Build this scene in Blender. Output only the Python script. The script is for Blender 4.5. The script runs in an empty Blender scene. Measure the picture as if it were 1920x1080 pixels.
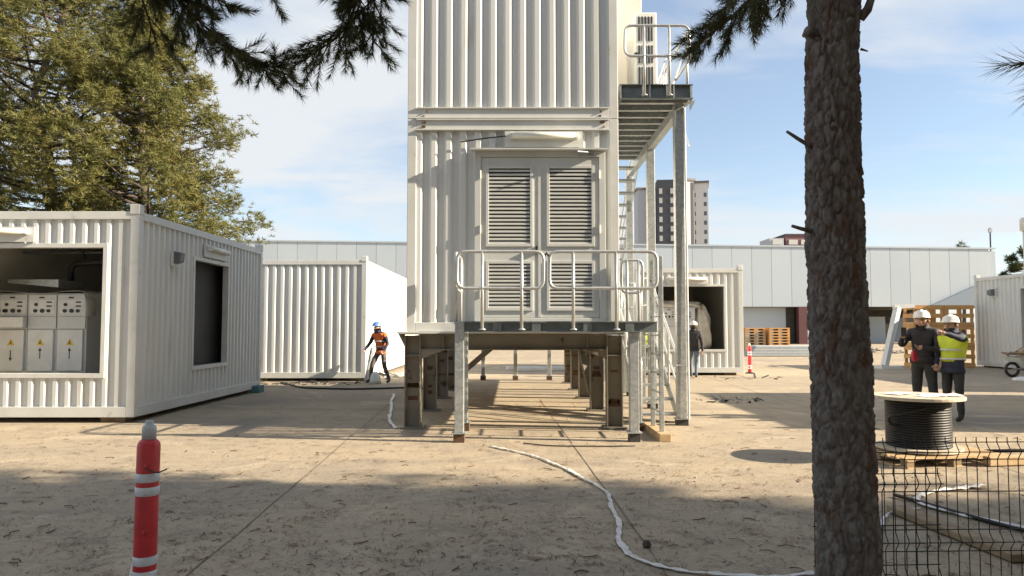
import bpy, bmesh, math, random
from mathutils import Vector, Matrix, noise
R = math.radians
random.seed(7)
scene = bpy.context.scene
col = scene.collection

# ------------------------------------------------------------------ camera
cam_d = bpy.data.cameras.new('camera'); cam = bpy.data.objects.new('camera', cam_d); col.objects.link(cam)
cam.location = (0, 0, 1.55); cam.rotation_euler = (R(93.05), 0, 0)
cam_d.sensor_width = 36; cam_d.lens = 26.0; cam_d.clip_start = 0.05; cam_d.clip_end = 3000
scene.camera = cam
# ------------------------------------------------------------------ sky, sun, exposure
SUN_EL = R(24.5); SUN_ROT = R(98.6)
world = bpy.data.worlds.new('World'); scene.world = world; world.use_nodes = True
wn = world.node_tree; wn.nodes.clear()
def wnode(t, **kw):
    n = wn.nodes.new(t)
    for k, v in kw.items(): setattr(n, k, v)
    return n
sky = wnode('ShaderNodeTexSky', sky_type='NISHITA', sun_disc=False, sun_elevation=SUN_EL, sun_rotation=SUN_ROT,
            altitude=200, air_density=1.0, dust_density=0.6, ozone_density=1.6)
geo = wnode('ShaderNodeTexCoord'); sep = wnode('ShaderNodeSeparateXYZ')
wn.links.new(geo.outputs['Generated'], sep.inputs[0])
zadd = wnode('ShaderNodeMath', operation='ADD'); zadd.inputs[1].default_value = 0.12
zmax = wnode('ShaderNodeMath', operation='MAXIMUM'); zmax.inputs[1].default_value = 0.0
wn.links.new(sep.outputs[2], zmax.inputs[0]); wn.links.new(zmax.outputs[0], zadd.inputs[0])
dx = wnode('ShaderNodeMath', operation='DIVIDE'); dy = wnode('ShaderNodeMath', operation='DIVIDE')
for n, i in ((dx, 0), (dy, 1)):
    wn.links.new(sep.outputs[i], n.inputs[0]); wn.links.new(zadd.outputs[0], n.inputs[1])
comb = wnode('ShaderNodeCombineXYZ'); wn.links.new(dx.outputs[0], comb.inputs[0]); wn.links.new(dy.outputs[0], comb.inputs[1])
mp = wnode('ShaderNodeMapping'); mp.inputs['Scale'].default_value = (0.62, 1.0, 1); mp.inputs['Rotation'].default_value = (0, 0, 0.35)
mp.inputs['Location'].default_value = (3.1, 1.4, 0)
wn.links.new(comb.outputs[0], mp.inputs[0])
nz = wnode('ShaderNodeTexNoise'); nz.inputs['Scale'].default_value = 0.9; nz.inputs['Detail'].default_value = 7
nz.inputs['Roughness'].default_value = 0.55; nz.inputs['Distortion'].default_value = 0.6
wn.links.new(mp.outputs[0], nz.inputs['Vector'])
cr = wnode('ShaderNodeValToRGB'); cr.color_ramp.elements[0].position = 0.41; cr.color_ramp.elements[1].position = 0.60
cr.color_ramp.elements[0].color = (0.20, 0.20, 0.20, 1); cr.color_ramp.elements[1].color = (0.95, 0.95, 0.95, 1)
wn.links.new(nz.outputs['Fac'], cr.inputs[0])
mixc = wnode('ShaderNodeMix', data_type='RGBA'); mixc.inputs['B'].default_value = (4.15, 4.3, 4.45, 1)
wn.links.new(cr.outputs[0], mixc.inputs['Factor']); wn.links.new(sky.outputs[0], mixc.inputs['A'])
bg = wnode('ShaderNodeBackground'); bg.inputs['Strength'].default_value = 0.071
wn.links.new(mixc.outputs['Result'], bg.inputs['Color'])
wo = wnode('ShaderNodeOutputWorld'); wn.links.new(bg.outputs[0], wo.inputs['Surface'])
sun_d = bpy.data.lights.new('sun', 'SUN'); sun = bpy.data.objects.new('sun', sun_d); col.objects.link(sun)
sun_d.energy = 5.0; sun_d.angle = R(0.53); sun_d.color = (1.0, 0.86, 0.66)
sdir = Vector((math.sin(SUN_ROT)*math.cos(SUN_EL), math.cos(SUN_ROT)*math.cos(SUN_EL), math.sin(SUN_EL)))
sun.rotation_euler = sdir.to_track_quat('Z', 'Y').to_euler(); sun.location = sdir*60
vs = scene.view_settings
vs.view_transform = 'Standard'; vs.look = 'None'; vs.gamma = 1.0; vs.use_curve_mapping = False
vs.exposure = 1.53
scene.render.resolution_x = 1024; scene.render.resolution_y = 576

# ------------------------------------------------------------------ materials
def mat(name, c1, c2=None, scale=4.0, rough=0.6, metal=0.0, bump=0.0, bscale=None, detail=6, lo=0.35, hi=0.65,
        c3=None, c3scale=1.0, c3lo=0.55, c3hi=0.7, stretch=(1, 1, 1), transl=0.0, spec=0.5, distort=0.0):
    m = bpy.data.materials.new(name); m.use_nodes = True; nt = m.node_tree; N = nt.nodes; L = nt.links
    b = N['Principled BSDF']; b.inputs['Roughness'].default_value = rough; b.inputs['Metallic'].default_value = metal
    b.inputs['Specular IOR Level'].default_value = spec
    b.inputs['Base Color'].default_value = (*c1, 1)
    tc = N.new('ShaderNodeTexCoord'); mpn = N.new('ShaderNodeMapping'); mpn.inputs['Scale'].default_value = stretch
    g = N.new('ShaderNodeNewGeometry'); L.new(g.outputs['Position'], mpn.inputs[0])
    out = None
    if c2 is not None:
        n1 = N.new('ShaderNodeTexNoise'); n1.inputs['Scale'].default_value = scale; n1.inputs['Detail'].default_value = detail
        n1.inputs['Distortion'].default_value = distort
        L.new(mpn.outputs[0], n1.inputs['Vector'])
        r1 = N.new('ShaderNodeMapRange'); r1.inputs['From Min'].default_value = lo; r1.inputs['From Max'].default_value = hi
        L.new(n1.outputs['Fac'], r1.inputs['Value'])
        mx = N.new('ShaderNodeMix'); mx.data_type = 'RGBA'; mx.inputs['A'].default_value = (*c1, 1); mx.inputs['B'].default_value = (*c2, 1)
        L.new(r1.outputs[0], mx.inputs['Factor']); out = mx.outputs['Result']
    if c3 is not None:
        n2 = N.new('ShaderNodeTexNoise'); n2.inputs['Scale'].default_value = c3scale; n2.inputs['Detail'].default_value = 8
        n2.inputs['Roughness'].default_value = 0.6
        L.new(mpn.outputs[0], n2.inputs['Vector'])
        r2 = N.new('ShaderNodeMapRange'); r2.inputs['From Min'].default_value = c3lo; r2.inputs['From Max'].default_value = c3hi
        L.new(n2.outputs['Fac'], r2.inputs['Value'])
        m2 = N.new('ShaderNodeMix'); m2.data_type = 'RGBA'; m2.inputs['B'].default_value = (*c3, 1)
        if out: L.new(out, m2.inputs['A'])
        else: m2.inputs['A'].default_value = (*c1, 1)
        L.new(r2.outputs[0], m2.inputs['Factor']); out = m2.outputs['Result']
    if out: L.new(out, b.inputs['Base Color'])
    if bump:
        n3 = N.new('ShaderNodeTexNoise'); n3.inputs['Scale'].default_value = bscale or scale*4; n3.inputs['Detail'].default_value = 6
        L.new(mpn.outputs[0], n3.inputs['Vector'])
        bp = N.new('ShaderNodeBump'); bp.inputs['Strength'].default_value = min(1, bump*20); bp.inputs['Distance'].default_value = bump
        L.new(n3.outputs['Fac'], bp.inputs['Height']); L.new(bp.outputs[0], b.inputs['Normal'])
    if transl:
        t = N.new('ShaderNodeBsdfTranslucent'); ms = N.new('ShaderNodeMixShader'); ms.inputs[0].default_value = transl
        if out: L.new(out, t.inputs['Color'])
        else: t.inputs['Color'].default_value = (*c1, 1)
        L.new(b.outputs[0], ms.inputs[1]); L.new(t.outputs[0], ms.inputs[2])
        L.new(ms.outputs[0], N['Material Output'].inputs['Surface'])
    return m

M = {}
M['cream'] = mat('cream_paint', (0.66, 0.67, 0.65), (0.60, 0.61, 0.59), 1.3, 0.42, c3=(0.40, 0.36, 0.29), c3scale=3.2, c3lo=0.60, c3hi=0.82, stretch=(1, 1, 0.16), spec=0.4)
M['cream_light'] = mat('cream_light', (0.66, 0.64, 0.58), (0.59, 0.57, 0.51), 1.0, 0.45)
M['rail_cream'] = mat('rail_cream', (0.62, 0.625, 0.60), (0.56, 0.565, 0.535), 2.5, 0.4, c3=(0.34, 0.29, 0.22), c3scale=5, c3lo=0.62, c3hi=0.8)
M['door'] = mat('door_paint', (0.555, 0.565, 0.545), (0.51, 0.52, 0.50), 1.5, 0.45, c3=(0.38, 0.35, 0.30), c3scale=3, c3lo=0.62, c3hi=0.8)
M['slat'] = mat('slat_paint', (0.555, 0.56, 0.535), (0.51, 0.515, 0.49), 3, 0.45)
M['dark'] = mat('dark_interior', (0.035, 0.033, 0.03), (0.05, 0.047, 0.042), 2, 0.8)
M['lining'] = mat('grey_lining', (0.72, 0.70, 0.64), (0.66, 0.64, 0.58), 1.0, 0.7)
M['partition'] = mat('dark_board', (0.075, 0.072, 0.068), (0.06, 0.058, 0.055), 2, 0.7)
M['galv'] = mat('galvanised', (0.44, 0.46, 0.46), (0.33, 0.36, 0.365), 9, 0.42, 0.55, c3=(0.50, 0.51, 0.50), c3scale=22, c3lo=0.5, c3hi=0.6)
M['galv_dark'] = mat('galvanised_dull', (0.20, 0.225, 0.23), (0.14, 0.16, 0.165), 6, 0.5, 0.5)
M['rail'] = mat('tube_zinc', (0.55, 0.56, 0.55), (0.46, 0.47, 0.47), 12, 0.38, 0.5)
M['steel'] = mat('primed_steel', (0.225, 0.205, 0.165), (0.17, 0.15, 0.12), 2.2, 0.6, 0.1, c3=(0.075, 0.04, 0.024), c3scale=3.6, c3lo=0.6, c3hi=0.66)
M['rust'] = mat('rusty_steel', (0.07, 0.04, 0.026), (0.14, 0.075, 0.04), 8, 0.8)
M['lamp'] = mat('lamp_plastic', (0.75, 0.74, 0.66), rough=0.25)
M['white'] = mat('white_paint', (0.72, 0.72, 0.70), (0.64, 0.64, 0.62), 5, 0.45)
M['cab'] = mat('cabinet_grey', (0.60, 0.61, 0.60), (0.55, 0.56, 0.56), 3, 0.45)
M['black'] = mat('black_plastic', (0.018, 0.018, 0.02), rough=0.45)
M['yellow'] = mat('warning_yellow', (0.72, 0.5, 0.04), rough=0.5)
M['plastic'] = mat('plastic_film', (0.62, 0.62, 0.60), (0.48, 0.48, 0.46), 6, 0.3, bump=0.02, bscale=7)
M['tarp'] = mat('beige_tarp', (0.66, 0.61, 0.50), (0.52, 0.47, 0.38), 4, 0.5, bump=0.03, bscale=5)
M['red'] = mat('red_plastic', (0.55, 0.028, 0.035), (0.46, 0.022, 0.03), 9, 0.38, c3=(0.30, 0.05, 0.045), c3scale=24, c3lo=0.6, c3hi=0.75)
M['reflect'] = mat('reflective_band', (0.66, 0.68, 0.70), (0.52, 0.54, 0.57), 20, 0.35)
M['capgrey'] = mat('cap_grey', (0.47, 0.50, 0.50), (0.41, 0.44, 0.44), 8, 0.5)
M['wood'] = mat('pale_wood', (0.50, 0.36, 0.20), (0.40, 0.27, 0.14), 5, 0.75, stretch=(1, 1, 4), bump=0.004, bscale=20)
M['palewood'] = mat('bleached_wood', (0.58, 0.52, 0.41), (0.46, 0.39, 0.29), 6, 0.8, c3=(0.34, 0.27, 0.19), c3scale=9, c3lo=.55, c3hi=.7, bump=.004, bscale=25)
M['oldwood'] = mat('old_wood', (0.30, 0.22, 0.13), (0.21, 0.15, 0.09), 7, 0.85, bump=0.006, bscale=25)
M['orangewood'] = mat('orange_wood', (0.60, 0.34, 0.13), (0.50, 0.27, 0.10), 3, 0.7)
M['cable'] = mat('black_cable', (0.010, 0.010, 0.011), rough=0.5, spec=0.35)
M['paper'] = mat('white_paper', (0.80, 0.80, 0.78), rough=0.7)
M['tape'] = mat('white_tape', (0.74, 0.72, 0.69), (0.56, 0.53, 0.50), 14, 0.45, c3=(0.55, 0.30, 0.25), c3scale=7, c3lo=0.66, c3hi=0.75, bump=0.01, bscale=30)
M['fence'] = mat('fence_wire', (0.018, 0.021, 0.02), rough=0.4)
M['hall'] = mat('hall_panel', (0.47, 0.53, 0.585), (0.435, 0.495, 0.55), 0.15, 0.5)
M['hall2'] = mat('hall_panel_b', (0.45, 0.51, 0.565), (0.415, 0.475, 0.535), 0.15, 0.5)
M['hallblue'] = mat('hall_bluegrey', (0.22, 0.27, 0.33), rough=0.5)
M['maroon'] = mat('maroon_paint', (0.10, 0.035, 0.04), rough=0.6)
M['twhite'] = mat('tower_white', (0.66, 0.65, 0.64), (0.6, 0.6, 0.6), 0.1, 0.8)
M['tgrey'] = mat('tower_grey', (0.42, 0.44, 0.48), rough=0.8)
M['tdark'] = mat('tower_dark', (0.06, 0.065, 0.08), rough=0.8)
M['tbrown'] = mat('tower_brown', (0.17, 0.15, 0.14), rough=0.8)
M['glass'] = mat('window_glass', (0.10, 0.12, 0.14), rough=0.15)
M['glasslight'] = mat('window_blind', (0.52, 0.52, 0.50), rough=0.5)
M['skin'] = mat('skin', (0.46, 0.28, 0.20), rough=0.55)
M['lip'] = mat('lip', (0.30, 0.14, 0.11), rough=0.6)
M['hair'] = mat('hair', (0.03, 0.022, 0.018), rough=0.7)
M['jacket'] = mat('dark_jacket', (0.022, 0.021, 0.024), (0.035, 0.032, 0.034), 9, 0.8, bump=0.01, bscale=14)
M['trouser'] = mat('dark_trousers', (0.030, 0.030, 0.030), (0.042, 0.042, 0.04), 8, 0.85, bump=0.01, bscale=12)
M['jeans'] = mat('grey_jeans', (0.15, 0.19, 0.23), (0.10, 0.13, 0.17), 8, 0.85)
M['navy'] = mat('navy_jacket', (0.018, 0.024, 0.05), (0.03, 0.035, 0.06), 8, 0.8)
M['orange'] = mat('orange_vest', (0.80, 0.16, 0.03), rough=0.7)
M['hivis'] = mat('yellow_vest', (0.62, 0.72, 0.05), (0.5, 0.6, 0.04), 8, 0.7)
M['camo'] = mat('grey_work_trousers', (0.16, 0.14, 0.14), (0.06, 0.05, 0.05), 10, 0.85)
M['shoe'] = mat('shoe', (0.02, 0.018, 0.016), rough=0.6)
M['helmet'] = mat('helmet_white', (0.74, 0.72, 0.66), rough=0.3)
M['helmetblue'] = mat('helmet_blue', (0.10, 0.22, 0.55), rough=0.3)
M['redglove'] = mat('red_cloth', (0.5, 0.03, 0.05), rough=0.7)
M['bark'] = mat('pine_bark', (0.12, 0.098, 0.084), (0.20, 0.18, 0.165), 26, 0.92, stretch=(1, 1, 0.45), detail=9, lo=.42, hi=.6,
                c3=(0.13, 0.078, 0.055), c3scale=9, c3lo=0.56, c3hi=0.64, bump=0.02, bscale=60, spec=0.15)
M['twig'] = mat('branch_bark', (0.075, 0.055, 0.042), (0.05, 0.037, 0.03), 20, 0.9)
M['needle'] = mat('pine_needles', (0.058, 0.078, 0.028), (0.095, 0.10, 0.03), 1.3, 0.6, transl=0.25, c3=(0.17, 0.10, 0.035), c3scale=2.2, c3lo=0.62, c3hi=0.72)
M['foliage'] = mat('pine_foliage', (0.12, 0.128, 0.036), (0.18, 0.165, 0.045), 0.7, 0.65, transl=0.35, c3=(0.23, 0.155, 0.05), c3scale=1.6, c3lo=0.60, c3hi=0.72)
M['litter'] = mat('needle_litter', (0.16, 0.075, 0.035), (0.075, 0.04, 0.022), 9, 0.9, c3=(0.26, 0.17, 0.07), c3scale=5, c3lo=0.5, c3hi=0.65)
M['joint'] = mat('joint_filler', (0.11, 0.09, 0.07), (0.22, 0.18, 0.135), 2.2, 0.9)
M['stone'] = mat('rubble', (0.36, 0.33, 0.29), (0.25, 0.22, 0.19), 5, 0.9)
M['teal'] = mat('teal_block', (0.07, 0.17, 0.19), rough=0.7)
M['farbuild'] = mat('far_maroon', (0.20, 0.10, 0.11), rough=0.7)

def ground_material():
    m = bpy.data.materials.new('pavement'); m.use_nodes = True; nt = m.node_tree; N = nt.nodes; L = nt.links
    b = N['Principled BSDF']; b.inputs['Roughness'].default_value = 0.88; b.inputs['Specular IOR Level'].default_value = 0.25
    g = N.new('ShaderNodeNewGeometry')
    def nse(scale, detail, stretch=(1, 1, 1), dist=0.0, rough=0.55):
        mpn = N.new('ShaderNodeMapping'); mpn.inputs['Scale'].default_value = stretch; L.new(g.outputs['Position'], mpn.inputs[0])
        n = N.new('ShaderNodeTexNoise'); n.inputs['Scale'].default_value = scale; n.inputs['Detail'].default_value = detail
        n.inputs['Distortion'].default_value = dist; n.inputs['Roughness'].default_value = rough
        L.new(mpn.outputs[0], n.inputs['Vector']); return n.outputs['Fac']
    def rng(v, lo, hi):
        r = N.new('ShaderNodeMapRange'); r.inputs['From Min'].default_value = lo; r.inputs['From Max'].default_value = hi
        L.new(v, r.inputs['Value']); return r.outputs[0]
    def mix(f, a, bb, k=None):
        x = N.new('ShaderNodeMix'); x.data_type = 'RGBA'
        if k is not None:
            mm = N.new('ShaderNodeMath'); mm.operation = 'MULTIPLY'; mm.inputs[1].default_value = k; L.new(f, mm.inputs[0]); f = mm.outputs[0]
        L.new(f, x.inputs['Factor'])
        if isinstance(a, tuple): x.inputs['A'].default_value = (*a, 1)
        else: L.new(a, x.inputs['A'])
        x.inputs['B'].default_value = (*bb, 1); return x.outputs['Result']
    c = mix(rng(nse(0.35, 6), 0.35, 0.65), (0.39, 0.32, 0.225), (0.33, 0.275, 0.205))
    c = mix(rng(nse(2.3, 7, dist=0.6), 0.52, 0.72), c, (0.24, 0.20, 0.155), 0.75)
    c = mix(rng(nse(0.16, 5, (1, 1.6, 1), 0.8), 0.54, 0.68), c, (0.22, 0.195, 0.165), 0.7)
    c = mix(rng(nse(0.5, 4, (0.18, 2.2, 1), 0.5), 0.56, 0.66), c, (0.25, 0.21, 0.165), 0.55)
    c = mix(rng(nse(0.8, 6, (1, 1, 1), 1.5), 0.56, 0.64), c, (0.46, 0.385, 0.28), 0.6)
    v = N.new('ShaderNodeTexVoronoi'); v.feature = 'DISTANCE_TO_EDGE'; v.inputs['Scale'].default_value = 0.28
    wv = N.new('ShaderNodeVectorMath'); wv.operation = 'ADD'; wn2 = N.new('ShaderNodeTexNoise'); wn2.inputs['Scale'].default_value = 1.1; wn2.inputs['Detail'].default_value = 6
    L.new(g.outputs['Position'], wn2.inputs['Vector']); L.new(g.outputs['Position'], wv.inputs[0]); L.new(wn2.outputs['Color'], wv.inputs[1]); L.new(wv.outputs[0], v.inputs['Vector'])
    c = mix(rng(v.outputs['Distance'], 0.006, 0.002), c, (0.17, 0.14, 0.11), 0.28)
    c = mix(rng(nse(38, 5), 0.56, 0.70), c, (0.15, 0.12, 0.09), 0.55)
    c = mix(rng(nse(26, 5, (0.35, 1.0, 1)), 0.60, 0.70), c, (0.52, 0.46, 0.37), 0.5)
    L.new(c, b.inputs['Base Color'])
    bp = N.new('ShaderNodeBump'); bp.inputs['Strength'].default_value = 0.75; bp.inputs['Distance'].default_value = 0.012
    L.new(nse(45, 8, rough=0.65), bp.inputs['Height']); L.new(bp.outputs[0], b.inputs['Normal'])
    return m
M['ground'] = ground_material()

# ------------------------------------------------------------------ mesh helpers
def tag(o, label=None, cat=None, group=None, kind=None):
    if label: o['label'] = label
    if cat: o['category'] = cat
    if group: o['group'] = group
    if kind: o['kind'] = kind
    return o
def empty(name, loc=(0, 0, 0), label=None, cat=None, group=None):
    o = bpy.data.objects.new(name, None); o.empty_display_size = 0.2; col.objects.link(o); o.location = loc
    return tag(o, label, cat, group)
def bounds_origin(vs):
    xs = [v[0] for v in vs]; ys = [v[1] for v in vs]; zs = [v[2] for v in vs]
    return Vector(((min(xs)+max(xs))/2, (min(ys)+max(ys))/2, min(zs)))
class MB:
    def __init__(s): s.v = []; s.f = []; s.mi = []; s.cur = 0
    def add(s, vs, fs):
        o = len(s.v); s.v += [tuple(v) for v in vs]; s.f += [tuple(i+o for i in f) for f in fs]; s.mi += [s.cur]*len(fs); return s
    def box(s, x0, x1, y0, y1, z0, z1):
        return s.add([(x0, y0, z0), (x1, y0, z0), (x1, y1, z0), (x0, y1, z0), (x0, y0, z1), (x1, y0, z1), (x1, y1, z1), (x0, y1, z1)],
                     [(0, 3, 2, 1), (4, 5, 6, 7), (0, 1, 5, 4), (1, 2, 6, 5), (2, 3, 7, 6), (3, 0, 4, 7)])
    def obox(s, a, b, w, h, up=(0, 0, 1)):
        a = Vector(a); b = Vector(b); d = (b-a).normalized(); u = Vector(up); sd = d.cross(u)
        if sd.length < 1e-4: sd = d.cross(Vector((0, 1, 0)))
        sd.normalize(); u = sd.cross(d).normalized(); sd *= w/2; u *= h/2
        return s.add([a-sd-u, a+sd-u, a+sd+u, a-sd+u, b-sd-u, b+sd-u, b+sd+u, b-sd+u],
                     [(0, 1, 2, 3), (4, 7, 6, 5), (0, 4, 5, 1), (1, 5, 6, 2), (2, 6, 7, 3), (3, 7, 4, 0)])
    def tube(s, pts, r, n=8, caps=True, closed=False):
        pts = [Vector(p) for p in pts]; m = len(pts); rs = r if isinstance(r, (list, tuple)) else [r]*m
        rings = []; pu = None
        for i, p in enumerate(pts):
            a = pts[(i-1) % m] if (closed or i > 0) else p; b = pts[(i+1) % m] if (closed or i < m-1) else p
            d = (b-a).normalized() if (b-a).length > 1e-9 else Vector((0, 0, 1))
            if pu is None:
                pu = d.orthogonal().normalized()
            pu = (pu-d*pu.dot(d))
            pu = pu.normalized() if pu.length > 1e-6 else d.orthogonal().normalized()
            w = d.cross(pu)
            rings.append([p+(pu*math.cos(2*math.pi*k/n)+w*math.sin(2*math.pi*k/n))*rs[i] for k in range(n)])
        vs = [v for rg in rings for v in rg]; fs = []
        for i in range(m if closed else m-1):
            j = (i+1) % m
            for k in range(n):
                k2 = (k+1) % n; fs.append((i*n+k, i*n+k2, j*n+k2, j*n+k))
        if caps and not closed:
            fs.append(tuple(range(n-1, -1, -1))); fs.append(tuple((m-1)*n+k for k in range(n)))
        return s.add(vs, fs)
    def lathe(s, prof, n=24, c=(0, 0, 0), caps=True):
        m = len(prof); vs = [(c[0]+r*math.cos(2*math.pi*k/n), c[1]+r*math.sin(2*math.pi*k/n), c[2]+z) for r, z in prof for k in range(n)]
        fs = [(i*n+k, i*n+(k+1) % n, (i+1)*n+(k+1) % n, (i+1)*n+k) for i in range(m-1) for k in range(n)]
        if caps: fs += [tuple(range(n-1, -1, -1)), tuple((m-1)*n+k for k in range(n))]
        return s.add(vs, fs)
    def prism(s, poly, axis, a, b):
        n = len(poly)
        def P(p, t): return (t, p[0], p[1]) if axis == 'x' else ((p[0], t, p[1]) if axis == 'y' else (p[0], p[1], t))
        vs = [P(p, a) for p in poly]+[P(p, b) for p in poly]
        return s.add(vs, [tuple(range(n)), tuple(range(2*n-1, n-1, -1))]+[(i, i+n, (i+1) % n+n, (i+1) % n) for i in range(n)])
    def build(s, name, material, parent=None, smooth=False, bevel=0.0, origin=None):
        o0 = Vector(origin) if origin is not None else (bounds_origin(s.v) if parent is None else None)
        po = world_of(parent) if parent else Vector()
        off = o0 if o0 is not None else po
        me = bpy.data.meshes.new(name); me.from_pydata([(v[0]-off[0], v[1]-off[1], v[2]-off[2]) for v in s.v], [], s.f)
        for mt in (material if isinstance(material, list) else [material]): me.materials.append(mt)
        for p, i in zip(me.polygons, s.mi): p.material_index = i
        bm = bmesh.new(); bm.from_mesh(me); bmesh.ops.recalc_face_normals(bm, faces=bm.faces); bm.to_mesh(me); bm.free()
        if smooth:
            for p in me.polygons: p.use_smooth = len(p.vertices) <= 4
        o = bpy.data.objects.new(name, me); col.objects.link(o)
        if parent: o.parent = parent; o.location = off-po
        else: o.location = off
        if bevel:
            md = o.modifiers.new('bevel', 'BEVEL'); md.width = bevel; md.segments = 2; md.limit_method = 'ANGLE'
        return o
def world_of(o):
    l = Vector()
    while o: l += o.location; o = o.parent
    return l
def fillet(pts, r, n=4, closed=False):
    pts = [Vector(p) for p in pts]; m = len(pts); out = []
    for i in range(m):
        if not closed and i in (0, m-1): out.append(pts[i]); continue
        a, p, b = pts[i-1], pts[i], pts[(i+1) % m]
        d1 = (a-p).normalized(); d2 = (b-p).normalized(); rr = min(r, (a-p).length*.45, (b-p).length*.45)
        for k in range(n+1):
            t = k/n; out.append((p+d1*rr)*(1-t)**2+p*2*t*(1-t)+(p+d2*rr)*t*t)
    return out
def copy_tree(o, parent=None, dloc=None):
    c = o.copy(); col.objects.link(c); c.parent = parent
    if dloc is not None: c.location = o.location+Vector(dloc)
    for ch in o.children: copy_tree(ch, c)
    return c

# ------------------------------------------------------------------ setting: ground
g = MB()
xs = [-900, -120, -30, 30, 120, 900]; ys = [-300, -30, 40, 120, 1800]
g.add([(x, y, 0) for y in ys for x in xs], [(j*6+i, j*6+i+1, (j+1)*6+i+1, (j+1)*6+i) for j in range(4) for i in range(5)])
ground = g.build('ground', M['ground'], origin=(0, 0, 0)); tag(ground, kind='structure')
for (a, b) in (((-2.77, 22), (-1.93, 2.5)), ((0.60, 16.0), (1.05, 2.5)), ((-40, 27.2), (40, 26.4)), ((-7.6, 8.4), (-6.9, 2.5)), ((6.1, 24), (5.2, 3)), ((-30, 17.6), (-3, 17.2))):
    n = 24; pts = []
    for k in range(n+1):
        t = k/n; pts.append(Vector((a[0]+(b[0]-a[0])*t+random.uniform(-.01, .01), a[1]+(b[1]-a[1])*t, .004)))
    d = Vector((b[0]-a[0], b[1]-a[1], 0)).normalized(); sd = Vector((-d.y, d.x, 0))
    m = MB(); vs = []
    for p in pts:
        w = random.uniform(.004, .009); vs += [p-sd*w, p+sd*w]
    m.add(vs, [(2*k, 2*k+2, 2*k+3, 2*k+1) for k in range(n)])
    m.build('expansion_joint', M['joint'], ground)

# needle litter lying on the pavement
m = MB(); rg = random.Random(3)
def litter_needles(cx, cy, n, spread, ln=(.02, .07)):
    base = rg.uniform(0, math.pi)
    for _ in range(n):
        x = cx+rg.gauss(0, spread*1.6); y = cy+rg.gauss(0, spread); a = base+rg.gauss(0, .7); l = rg.uniform(*ln)/2; w = rg.uniform(.0016, .0042)
        dxx, dyy = math.cos(a)*l, math.sin(a)*l; z = rg.uniform(.003, .009)
        m.add([(x-dxx-dyy*w/l, y-dyy+dxx*w/l, z), (x-dxx+dyy*w/l, y-dyy-dxx*w/l, z), (x+dxx, y+dyy, z+rg.uniform(0, .006))], [(0, 1, 2)])
for _ in range(1900):
    y = 3.2+8.5*rg.random()**1.6; x = rg.uniform(-.75*y-.5, .75*y+.5)
    litter_needles(x, y, int(3+20*rg.random()**2), rg.uniform(.015, .06), (.03, .08))
for _ in range(13000):
    y = 3.2+10*rg.random()**1.5; x = rg.uniform(-.75*y-.5, .75*y+.5); litter_needles(x, y, 1, .02, (.03, .11))
for _ in range(320):
    y = 3.4+9*rg.random()**1.4; x = rg.uniform(-.75*y, .75*y); a = rg.uniform(0, 3.14); l = rg.uniform(.04, .13)
    m.tube([(x, y, .008), (x+math.cos(a)*l*.5, y+math.sin(a)*l*.5, .012), (x+math.cos(a+.4)*l, y+math.sin(a+.4)*l, .008)], rg.uniform(.002, .005), 4, False)
tag(m.build('needle_litter', M['litter'], origin=(0, 0, 0)), 'dry brown pine needles scattered over the pavement', 'needles', kind='stuff')
m = MB()
for _ in range(420):
    y = 3.5+20*rg.random()**1.4; x = rg.uniform(-.7*y, .7*y); s_ = rg.uniform(.004, .016)
    m.lathe([(s_, 0), (s_*rg.uniform(.7, 1), s_*.5), (s_*.3, s_*rg.uniform(.6, .9))], 5, (x, y, .002))
tag(m.build('gravel_crumbs', M['stone'], origin=(0, 0, 0)), 'loose gravel crumbs and grit strewn on the pavement', 'gravel', kind='stuff')

# ------------------------------------------------------------------ containers
def corrugated(m, axis, s0, s1, zb, zt, base, sign, holes=(), pitch=.275, dep=.047, flat=False):
    prof = [(0, 0), (.30, 0), (.47, 1), (.83, 1), (1.0, 0)]
    pts = []
    if flat: pts = [(s0, 0), (s1, 0)]
    else:
        n = max(1, round((s1-s0)/pitch)); p = (s1-s0)/n
        for k in range(n):
            for a, d in prof[:-1]: pts.append((s0+(k+a)*p, -d*dep))
        pts.append((s1, 0))
    cuts = sorted({h[i] for h in holes for i in (0, 1)})
    def dat(s):
        for (a, d), (b, e) in zip(pts, pts[1:]):
            if a <= s <= b: return d+(e-d)*(s-a)/(b-a)
        return 0
    ss = sorted(set([p[0] for p in pts]+[c for c in cuts if s0 < c < s1]))
    def W(s, d, z):
        t = base+sign*d
        return (s, t, z) if axis == 'x' else (t, s, z)
    for a, b in zip(ss, ss[1:]):
        if b-a < 1e-6: continue
        mid = (a+b)/2; zr = [(zb, zt)]
        for (h0, h1, hz0, hz1) in holes:
            if h0 < mid < h1:
                zr = [(x, y) for (p, q) in zr for (x, y) in ((p, min(q, hz0)), (max(p, hz1), q)) if y > x+1e-6]
        for (p, q) in zr:
            m.add([W(a, dat(a), p), W(b, dat(b), p), W(b, dat(b), q), W(a, dat(a), q)], [(0, 1, 2, 3)])
def opening_frame(m, axis, a0, a1, z0, z1, base, sign, w=.075, proud=.018, deep=.11):
    lo, hi = base-sign*deep, base+sign*proud; t0, t1 = min(lo, hi), max(lo, hi)
    def B(p0, p1, q0, q1):
        if axis == 'x': m.box(p0, p1, t0, t1, q0, q1)
        else: m.box(t0, t1, p0, p1, q0, q1)
    B(a0-w, a1+w, z1, z1+w); B(a0-w, a1+w, z0-w, z0); B(a0-w, a0, z0, z1); B(a1, a1+w, z0, z1)
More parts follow.
